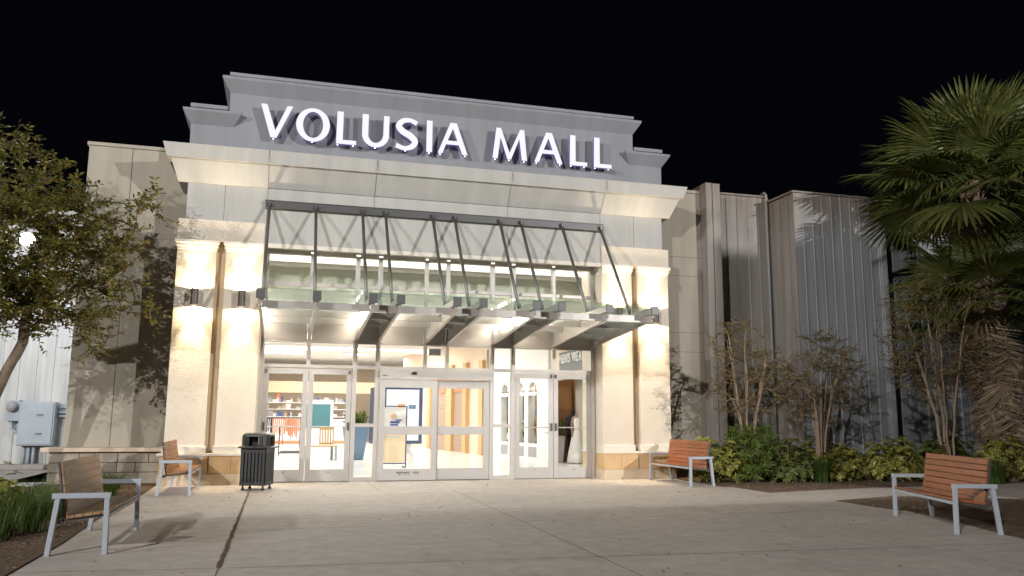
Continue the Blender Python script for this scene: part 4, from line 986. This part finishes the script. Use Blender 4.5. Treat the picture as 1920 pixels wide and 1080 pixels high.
# ================================================================== VEGETATION
def woody(name, label, cat, base, stems, targets, leaf, bark, leaf_len, leaf_w, spacing, r0, seed, group=None, wob=.10, leaf_from=.35, tip=.003, keep=1.0, droop=.15, tw=2, twl=.26):
    """stems: polylines in world coordinates rooted at base; targets: points the twigs grow to; returns the thing (> trunk, crown)."""
    random.seed(seed); t = thing(name, label, cat, base, 0, group); O = Vector(base)
    nodes = []; par = []; kids = []
    def addn(p, pa): nodes.append(Vector(p)); par.append(pa); return len(nodes) - 1
    for stp in stems:
        last = -1
        for i in range(len(stp) - 1):
            a, b_ = Vector(stp[i]), Vector(stp[i + 1]); k = max(1, int((b_ - a).length / .18))
            for j in range(k + (1 if i == len(stp) - 2 else 0)):
                p = a.lerp(b_, j / k); p = p + Vector((mnoise.noise(p * 1.7 + Vector((seed, 0, 0))), mnoise.noise(p * 1.7 + Vector((0, seed, 9))), 0)) * .05 * (0 if (i == 0 and j == 0) else 1)
                last = addn(p, last)
    targets = sorted(targets, key=lambda q: min((Vector(q) - n).length for n in nodes[::3]))
    twigs = []
    for q in targets:
        q = Vector(q); best, bd = 0, 1e9
        for i, nd in enumerate(nodes):
            d = (q - nd); l = d.length + (0.6 * max(0, nd.z - q.z))
            if l < bd: bd = l; best = i
        a = nodes[best]; L = (q - a).length; k = max(2, int(L / .13)); last = best
        pdir = (a - nodes[par[best]]).normalized() if par[best] >= 0 else Vector((0, 0, 1))
        ids = []
        for j in range(1, k + 1):
            u = j / k; p = a.lerp(q, u) + pdir * L * .28 * math.sin(math.pi * u) * (1 - u) + Vector((random.gauss(0, 1), random.gauss(0, 1), random.gauss(0, 1))) * wob * .13 + Vector((0, 0, droop * L * u * (1 - u)))
            last = addn(p, last); ids.append(last)
        twigs.append((best, ids))
    n = len(nodes); w_ = [0.0] * n
    has = [False] * n
    for i in range(n):
        if par[i] >= 0: has[par[i]] = True
    for i in range(n - 1, -1, -1):
        if not has[i]: w_[i] += 1
        if par[i] >= 0: w_[par[i]] += w_[i]
    mx = max(w_); rad = [max(tip, r0 * (x / mx) ** .56) for x in w_]
    tb = MB()
    # stems then twigs as tubes
    idx = 0
    for stp in stems:
        chain = [idx]; idx += 1
        while idx < n and par[idx] == idx - 1 and idx < n and par[idx] == chain[-1] and len(chain) < 4000:
            chain.append(idx); idx += 1
            if twigs and idx == twigs[0][1][0]: break
        tb.tube([nodes[i] - O for i in chain], [rad[i] for i in chain], 8)
    lb = MB()
    for b0, ids in twigs:
        ch = [b0] + ids; tb.tube([nodes[i] - O for i in ch], [min(rad[i], rad[ids[0]] * 1.1) for i in ch], 5, cap=False)
        for c in range(1, len(ch)):
            if c / len(ch) < leaf_from: continue
            a, b_ = nodes[ch[c - 1]], nodes[ch[c]]; d = (b_ - a); L = d.length; d = d.normalized(); sd = d.cross(Vector((0, 0, 1)))
            if sd.length < .05: sd = Vector((1, 0, 0))
            sd.normalize()
            for j in range(tw):   # leafy twiglets, two ranked
                sg = 1 if (c + j) % 2 else -1
                td = (d * random.uniform(.4, 1) + sd * sg * random.uniform(.4, 1) + Vector((random.gauss(0, .35), random.gauss(0, .35), random.gauss(.05, .4)))).normalized()
                TL = twl * random.uniform(.6, 1.3); p0 = a.lerp(b_, random.random()); ts = td.cross(Vector((random.gauss(0, .3), random.gauss(0, .3), 1)))
                if ts.length < .05: continue
                ts.normalize(); up = ts.cross(td); nl = max(2, int(TL / spacing)); e = p0 + td * TL + Vector((0, 0, -.12 * TL))
                tb.tube([p0 - O, e - O], [tip * .8, tip * .5], 3, cap=False)
                for k_ in range(nl + 1):
                    u = (k_ + .6) / (nl + 1); pp = p0.lerp(e, u)
                    for sgn in ((-1, 1) if k_ < nl else (0,)):
                        if random.random() > keep: continue
                        dd = (td * random.uniform(.35, .8) + ts * sgn * random.uniform(.7, 1.1) + up * random.gauss(-.05, .35)).normalized()
                        lb.leaf(pp - O, dd, up + Vector((random.gauss(0, .3), random.gauss(0, .3), random.gauss(0, .3))), leaf_len * random.uniform(.65, 1.2), leaf_w * random.uniform(.75, 1.2), .15)
        q = nodes[ids[-1]]
        for j in range(3):
            dd = Vector((random.gauss(0, 1), random.gauss(0, 1), random.gauss(0, .6)))
            if random.random() < keep: lb.leaf(q - O, dd, Vector((0, 0, 1)), leaf_len, leaf_w, .15)
    tb.build('trunk', bark, t, smooth=True); lb.build('crown', leaf, t)
    return t
def ell(n, c, r, seed, inner=.35, zmin=None):
    random.seed(seed); out = []
    while len(out) < n:
        v = Vector((random.uniform(-1, 1), random.uniform(-1, 1), random.uniform(-1, 1)))
        if inner < v.length < 1 and mnoise.noise(v * 2.2 + Vector((seed, 3, 1))) > -.22:
            p = Vector((c[0] + v.x * r[0], c[1] + v.y * r[1], c[2] + v.z * r[2]))
            if zmin is None or p.z > zmin: out.append(p)
    return out

# left tree
tg = ell(260, (-8.5, -4.3, 4.55), (2.1, 1.7, 1.75), 31) + ell(105, (-7.0, -4.1, 3.95), (1.25, 1.0, 1.3), 32, .2) + ell(95, (-7.75, -4.2, 3.9), (1.0, 1.0, 1.15), 35, .1) + ell(60, (-9.0, -4.6, 3.3), (1.7, 1.4, .9), 34, .2)
tg += [(-5.72, -4.0, 5.28), (-5.95, -4.2, 5.02), (-5.62, -3.9, 4.88), (-6.0, -4.3, 4.6), (-5.75, -4.1, 3.35), (-5.62, -4.2, 3.02), (-5.9, -4.0, 3.7), (-6.25, -4.2, 2.75), (-6.35, -4.1, 2.45), (-6.6, -4.0, 2.5), (-6.15, -3.9, 3.9), (-5.9, -4.1, 4.2), (-6.4, -4.4, 4.95), (-5.85, -4.0, 5.15), (-6.6, -4.1, 3.0), (-6.05, -4.1, 3.2), (-6.2, -4.2, 4.35)]
CAMP = Vector((-3.448, -19.036, 1.45)); LDIR = (Vector((-9.75, 3.6, 5.66)) - CAMP).normalized()
def offray(q): v = Vector(q) - CAMP; return (v - LDIR * v.dot(LDIR)).length
tg = [CAMP + (Vector(q) - CAMP) * 1.15 for q in tg if offray(q) > .26]
def far(p): q = CAMP + (Vector(p) - CAMP) * 1.15; return (q.x, q.y, max(0, q.z))
woody('broadleaf_tree', 'leafy green and gold tree leaning in at the left edge before the white wall', 'tree', far((-8.35, -4.2, .19)),
      [[far(p) for p in st] for st in ([(-8.35, -4.2, .19), (-8.15, -4.15, .9), (-7.84, -4.1, 1.75), (-7.52, -4.1, 2.6), (-7.45, -4.1, 3.6), (-7.2, -4.1, 4.5)],
       [(-8.35, -4.25, .19), (-8.6, -4.4, 1.2), (-8.8, -4.5, 2.4), (-8.95, -4.5, 3.6), (-8.9, -4.4, 5.0)],
       [(-8.1, -4.15, 1.1), (-7.95, -4.3, 2.2), (-8.1, -4.5, 3.3), (-8.1, -4.4, 4.7)])],
      tg, 'green_leaf', 'bark', .11, .056, .058, .095, 41, wob=.09, leaf_from=.05, tw=3, twl=.36, keep=.76)

def myrtle(label, base, h, rx, ry, nst, seed, ntw, keep, lean=(0, 0)):
    random.seed(seed); st_ = []
    for i in range(nst):
        a = 2 * math.pi * i / nst + random.uniform(-.4, .4); rr = random.uniform(.25, .6)
        ex, ey = math.cos(a) * rx * rr + lean[0], math.sin(a) * ry * rr + lean[1]
        b0 = (base[0] + math.cos(a) * .06, base[1] + math.sin(a) * .06, 0)
        st_.append([b0, (base[0] + ex * .28, base[1] + ey * .28, h * .3), (base[0] + ex * .7, base[1] + ey * .7, h * .6), (base[0] + ex * 1.05, base[1] + ey, h * random.uniform(.72, .9))])
    tgs = ell(ntw, (base[0] + lean[0], base[1] + lean[1], h * .68), (rx, ry, h * .34), seed + 1, .3)
    return woody('crape_myrtle', label, 'small tree', (base[0], base[1], 0), st_, tgs, 'myrtle_leaf', 'pale_bark', .062, .033, .06, .04, seed, 'thin multi stemmed small trees behind the hedge', wob=.12, leaf_from=.25, keep=keep, tw=2, twl=.24)
myrtle('sparse brown leaved small tree beside the end of the pale wall', (6.95, -1.9), 3.75, 1.15, .8, 6, 51, 170, .7, (.1, 0))
myrtle('dark thin stemmed small tree in the middle before the grey metal wall', (8.75, -2.1), 3.55, 1.25, .8, 7, 61, 210, .62, (.15, 0))
myrtle('taller pale trunked small tree between the grey wall and the palms', (11.55, -3.0), 5.0, 1.75, .7, 8, 71, 330, .7, (.0, 0))

def shrub(label, cen, rad, n, mode, mat_, seed, ll, lw, name='shrub', group='shrubs of the hedge along the right wall', cat='shrub'):
    random.seed(seed); t = thing(name, label, cat, (cen[0], cen[1], 0), 0, group)
    sb = MB(); lb = MB()
    lobes = [(random.uniform(-.55, .55), random.uniform(-.5, .5), random.uniform(.55, 1.0), random.uniform(.45, .75)) for _ in range(6)]
    n = int(n * 1.5); ll *= 1.15; lw *= 1.2; rad = (rad[0] * 1.22, rad[1] * 1.15, rad[2] * 1.04)
    for i in range(n):
        while True:
            v = Vector((random.uniform(-1, 1), random.uniform(-1, 1), random.uniform(-.55, 1)))
            if .45 < v.length < 1 and (v.length < .8 + .35 * mnoise.noise(v * 2 + Vector((seed, 0, 0)))): break
        lx, ly, lh, lr = random.choice(lobes)
        p = Vector((rad[0] * (lx + v.x * lr), rad[1] * (ly + v.y * lr), max(.06, rad[2] * lh * (.46 + v.z * .56) + random.gauss(0, .05))))
        out = Vector((v.x, v.y, v.z * .8 + .45)).normalized()
        if i % 4 == 0: sb.tube([Vector((p.x * .2, p.y * .2, 0)), p * .55 + Vector((0, 0, .02)), p], [.012, .008, .004], 5, cap=False)
        if mode == 'rosette':
            k = random.randint(6, 8); ax = out.orthogonal().normalized(); ay = out.cross(ax)
            for j in range(k):
                g_ = 2 * math.pi * (j + random.random() * .4) / k; d = (ax * math.cos(g_) + ay * math.sin(g_)) + out * random.uniform(-.05, .35)
                lb.leaf(p, d, out, ll * random.uniform(.7, 1.15), lw, .12)
        else:
            for j in range(9):
                g_ = random.uniform(0, 6.28); ax = out.orthogonal().normalized(); ay = out.cross(ax)
                d = (ax * math.cos(g_) + ay * math.sin(g_)) * .8 + out * random.uniform(.2, 1.1); lb.leaf(p + out * random.uniform(-.12, .05), d, out, ll * random.uniform(.7, 1.2), lw, .1)
    sb.build('stems', 'pale_bark', t, smooth=True); lb.build('foliage', mat_, t)
    return t
shrub('yellow variegated shrub directly behind the bright orange bench', (6.15, -1.75), (.62, .62, 1.12), 330, 'rosette', 'yellow_leaf', 81, .105, .042)
shrub('tall narrow leaved green shrub just right of the bright orange bench', (7.1, -1.95), (.62, .55, 1.62), 250, 'spike', 'oleander_leaf', 82, .17, .024)
shrub('dark low leafy shrub left of the grass clump', (7.95, -1.55), (.72, .6, 1.22), 330, 'rosette', 'hedge_leaf', 83, .10, .042)
shrub('rounded yellow green shrub right of the grass clump', (9.35, -1.9), (.62, .6, 1.12), 300, 'rosette', 'yellow_leaf', 84, .10, .04)
shrub('bushy shrub at the foot of the taller pale trunked tree', (10.5, -2.5), (.75, .6, 1.2), 340, 'rosette', 'yellow_leaf', 85, .10, .042)
shrub('dark shrub deep against the grey metal wall', (9.0, -.95), (1.0, .5, 1.25), 260, 'rosette', 'hedge_leaf', 86, .10, .045)
shrub('mottled shrub behind the back of the dim brown bench', (11.6, -2.7), (.8, .5, 1.1), 300, 'rosette', 'hedge_leaf', 87, .10, .045)
shrub('yellow tinged shrub below the palm at the right edge', (13.3, -3.0), (.9, .5, 1.2), 280, 'rosette', 'yellow_leaf', 88, .11, .045)
shrub('dense dark shrub between the narrow leaved shrub and the grass clump', (7.75, -2.3), (.5, .45, .95), 220, 'rosette', 'hedge_leaf', 96, .10, .042)
shrub('small mottled shrub in front of the thin dark tree', (8.9, -2.15), (.45, .4, .95), 190, 'rosette', 'yellow_leaf', 97, .10, .04)
shrub('broad leafy shrub at the back between the pale trunked tree and the palms', (12.2, -2.3), (.8, .45, 1.35), 260, 'rosette', 'hedge_leaf', 98, .10, .045)
shrub('low yellow green shrub in the grass behind the pale left bench', (-7.15, -5.6), (.22, .22, .72), 60, 'rosette', 'yellow_leaf', 89, .09, .04, group=None)

def blades(mb, c, n, h, spread, wd, lean=1.0):
    for i in range(n):
        a = random.uniform(0, 6.28); r = spread * math.sqrt(random.random()) * .35; p = Vector((c[0] + r * math.cos(a), c[1] + r * math.sin(a), 0)); a2 = a + random.gauss(0, .6)
        hh = h * random.uniform(.6, 1.1); out = spread * random.uniform(.25, 1) * lean; sd = Vector((-math.sin(a2), math.cos(a2), 0)) * wd / 2
        vs = []
        for k in range(5):
            u = k / 4; q = p + Vector((math.cos(a2), math.sin(a2), 0)) * out * u * u + Vector((0, 0, hh * (u - .32 * u * u * u * (out / max(.05, spread)))))
            vs += [q - sd * (1 - u * .95), q + sd * (1 - u * .95)]
        mb.add(vs, [(2 * k, 2 * k + 1, 2 * k + 3, 2 * k + 2) for k in range(4)])
def grass_clump(label, c, n, h, spread, seed, wd=.012, m='grass_leaf', group='clumps of strap leaved grass'):
    random.seed(seed); b = MB(); blades(b, (0, 0), n, h, spread, wd); o = b.build('grass_clump', m, loc=(c[0], c[1], .01)); tag(o, label, 'grass clump', group); return o
grass_clump('tall green grass clump in the middle of the right hedge', (8.55, -2.35), 420, .78, .48, 91)
grass_clump('pale grass clump behind the right end of the dim brown bench', (12.45, -3.35), 420, .8, .6, 92)
grass_clump('low grass clump between the two left benches by the stone ledge', (-6.35, -2.6), 260, .46, .42, 93)
grass_clump('short grass clump against the stone ledge at the left', (-6.55, -1.1), 220, .42, .4, 94)
random.seed(95); b = MB()
for i in range(60):
    x = random.uniform(-8.3, -6.12); y = random.uniform(-8.6, -4.3)
    if x > -6.12 - .35 and y < -7.6: continue
    blades(b, (x, y), 55, random.uniform(.42, .58), .42, .013)
for i in range(14):
    blades(b, (random.uniform(-8.5, -6.7), random.uniform(-4.3, -1.6)), 45, .4, .35, .012)
o = b.build('border_grass', 'grass_leaf', loc=(0, 0, .01)); tag(o, 'dense strap leaved border grass behind the pale left bench', 'grass'); o['kind'] = 'stuff'

# palms
def frond_mesh(mb, pet, fan, nseg, seed, droop=.25, spread=R(255)):
    random.seed(seed)
    # local: petiole along +X from the origin, fan opens around its end, up is +Z
    pts = [Vector((pet * u, 0, -.18 * pet * u * u)) for u in (0, .35, .7, 1)]; mb.tube(pts, [.022, .016, .012, .010], 6)
    hub = pts[-1]
    for i in range(nseg):
        a = -spread / 2 + spread * i / (nseg - 1) + random.gauss(0, .012); L = fan * (1 - .22 * abs(a / (spread / 2)) ** 2) * random.uniform(.92, 1.05)
        dr = droop * random.uniform(.6, 1.5); d = Vector((math.cos(a), math.sin(a), 0)); sd = Vector((-d.y, d.x, 0)); hw2 = spread / (nseg - 1) / 2
        def q(u): return hub + d * (L * u) + Vector((0, 0, -.10 * fan * u - dr * fan * max(0, u - .45) ** 2 * 1.6 + .05 * fan * math.sin(3 * u) * (abs(a) / 2)))
        ws = [.004, hw2 * L * .30 * 1.02, hw2 * L * .52, hw2 * L * .42, .002]; us = [.0, .30, .58, .80, 1.0]
        vs = []
        for u, ww in zip(us, ws):
            c = q(u); vs += [c - sd * ww, c + Vector((0, 0, ww * .55)), c + sd * ww]
        mb.add(vs, [(3 * k + j, 3 * k + j + 1, 3 * k + j + 4, 3 * k + j + 3) for k in range(4) for j in (0, 1)])
    return mb
fmesh = []
for k in range(4):
    o = frond_mesh(MB(), random.uniform(.85, 1.15), random.uniform(.98, 1.15), 40, 100 + k, .2 + .12 * k).build('frond', 'palm_leaf'); fmesh.append(o.data); bpy.data.objects.remove(o)
o = frond_mesh(MB(), 1.0, .95, 36, 110, .5).build('frond', 'palm_yellow'); fy = o.data; bpy.data.objects.remove(o)
o = frond_mesh(MB(), .9, .85, 22, 111, 1.2, R(150)).build('frond', 'palm_dead'); fd = o.data; bpy.data.objects.remove(o)
def palm(label, base, h, n, seed, trunk_r, lean=(0, 0), dead=0, yellow=(), esc=1.0):
    random.seed(seed); t = thing('fan_palm', label, 'palm tree', base, 0, 'fan palms at the right edge')
    top = Vector((lean[0], lean[1], h)); tb = MB(); k = 24; pts = []; rs = []
    for i in range(k + 1):
        u = i / k; pts.append(Vector((lean[0] * u * u, lean[1] * u * u, h * u))); rs.append(trunk_r * (1.15 - .25 * u) * (1 + .05 * math.sin(i * 2.4)))
    tb.tube(pts, rs, 14)
    trunk = tb.build('trunk', 'palm_dead', t, smooth=True)
    bt = MB(); m = int(h * 34)
    for i in range(m):   # cross hatched old leaf bases
        z = .1 + (h - .3) * i / m; a = i * 2.39996; d = Vector((math.cos(a), math.sin(a), 0)); sd = Vector((-d.y, d.x, 0)); c = Vector((lean[0] * (z / h) ** 2, lean[1] * (z / h) ** 2, z)) + d * trunk_r * .95
        p = c; e = c + d * .11 + Vector((0, 0, .17)); ww = .06
        bt.hexa([p - sd * ww - d * .02, p + sd * ww - d * .02, p + sd * ww + d * .03, p - sd * ww + d * .03, e - sd * ww * .45 - d * .015, e + sd * ww * .45 - d * .015, e + sd * ww * .45 + d * .01, e - sd * ww * .45 + d * .01])
    bt.build('leaf_bases', 'palm_dead', trunk)
    for i in range(n):
        u = (i + .5) / n; el = R(86) - u * R(104) + random.gauss(0, .08); a = i * 2.39996 + random.uniform(-.25, .25)
        o = bpy.data.objects.new('frond', fy if i in yellow else random.choice(fmesh)); col.objects.link(o); o.parent = t
        o.location = top + Vector((math.cos(a) * .1, math.sin(a) * .1, .12 - .35 * u)); o.rotation_euler = (random.gauss(0, .25), -el, a); s = random.uniform(.85, 1.12) * esc * (.82 + .25 * min(1, u * 3)); o.scale = (s, s, s)
    for i in range(dead):
        a = i * 2.39996; o = bpy.data.objects.new('dead_frond', fd); col.objects.link(o); o.parent = t; zz = h - .25 - (i / max(1, dead)) * h * .52
        o.location = (lean[0] * (zz / h) ** 2 + math.cos(a) * trunk_r * .8, lean[1] * (zz / h) ** 2 + math.sin(a) * trunk_r * .8, zz); o.rotation_euler = (random.gauss(0, .3), R(78) + random.gauss(0, .1), a); o.scale = (.85,) * 3
    return t
palm('tall fan palm with broad dark green crown rising above the metal wall', (13.3, -2.6, 0), 7.5, 56, 121, .20, (-.15, -.1), 54, esc=1.17)
palm('shorter fan palm with booted trunk, brown skirt and a yellow frond at the right edge', (13.35, -2.75, 0), 4.6, 36, 131, .25, (.1, 0), 52, yellow=(25,))
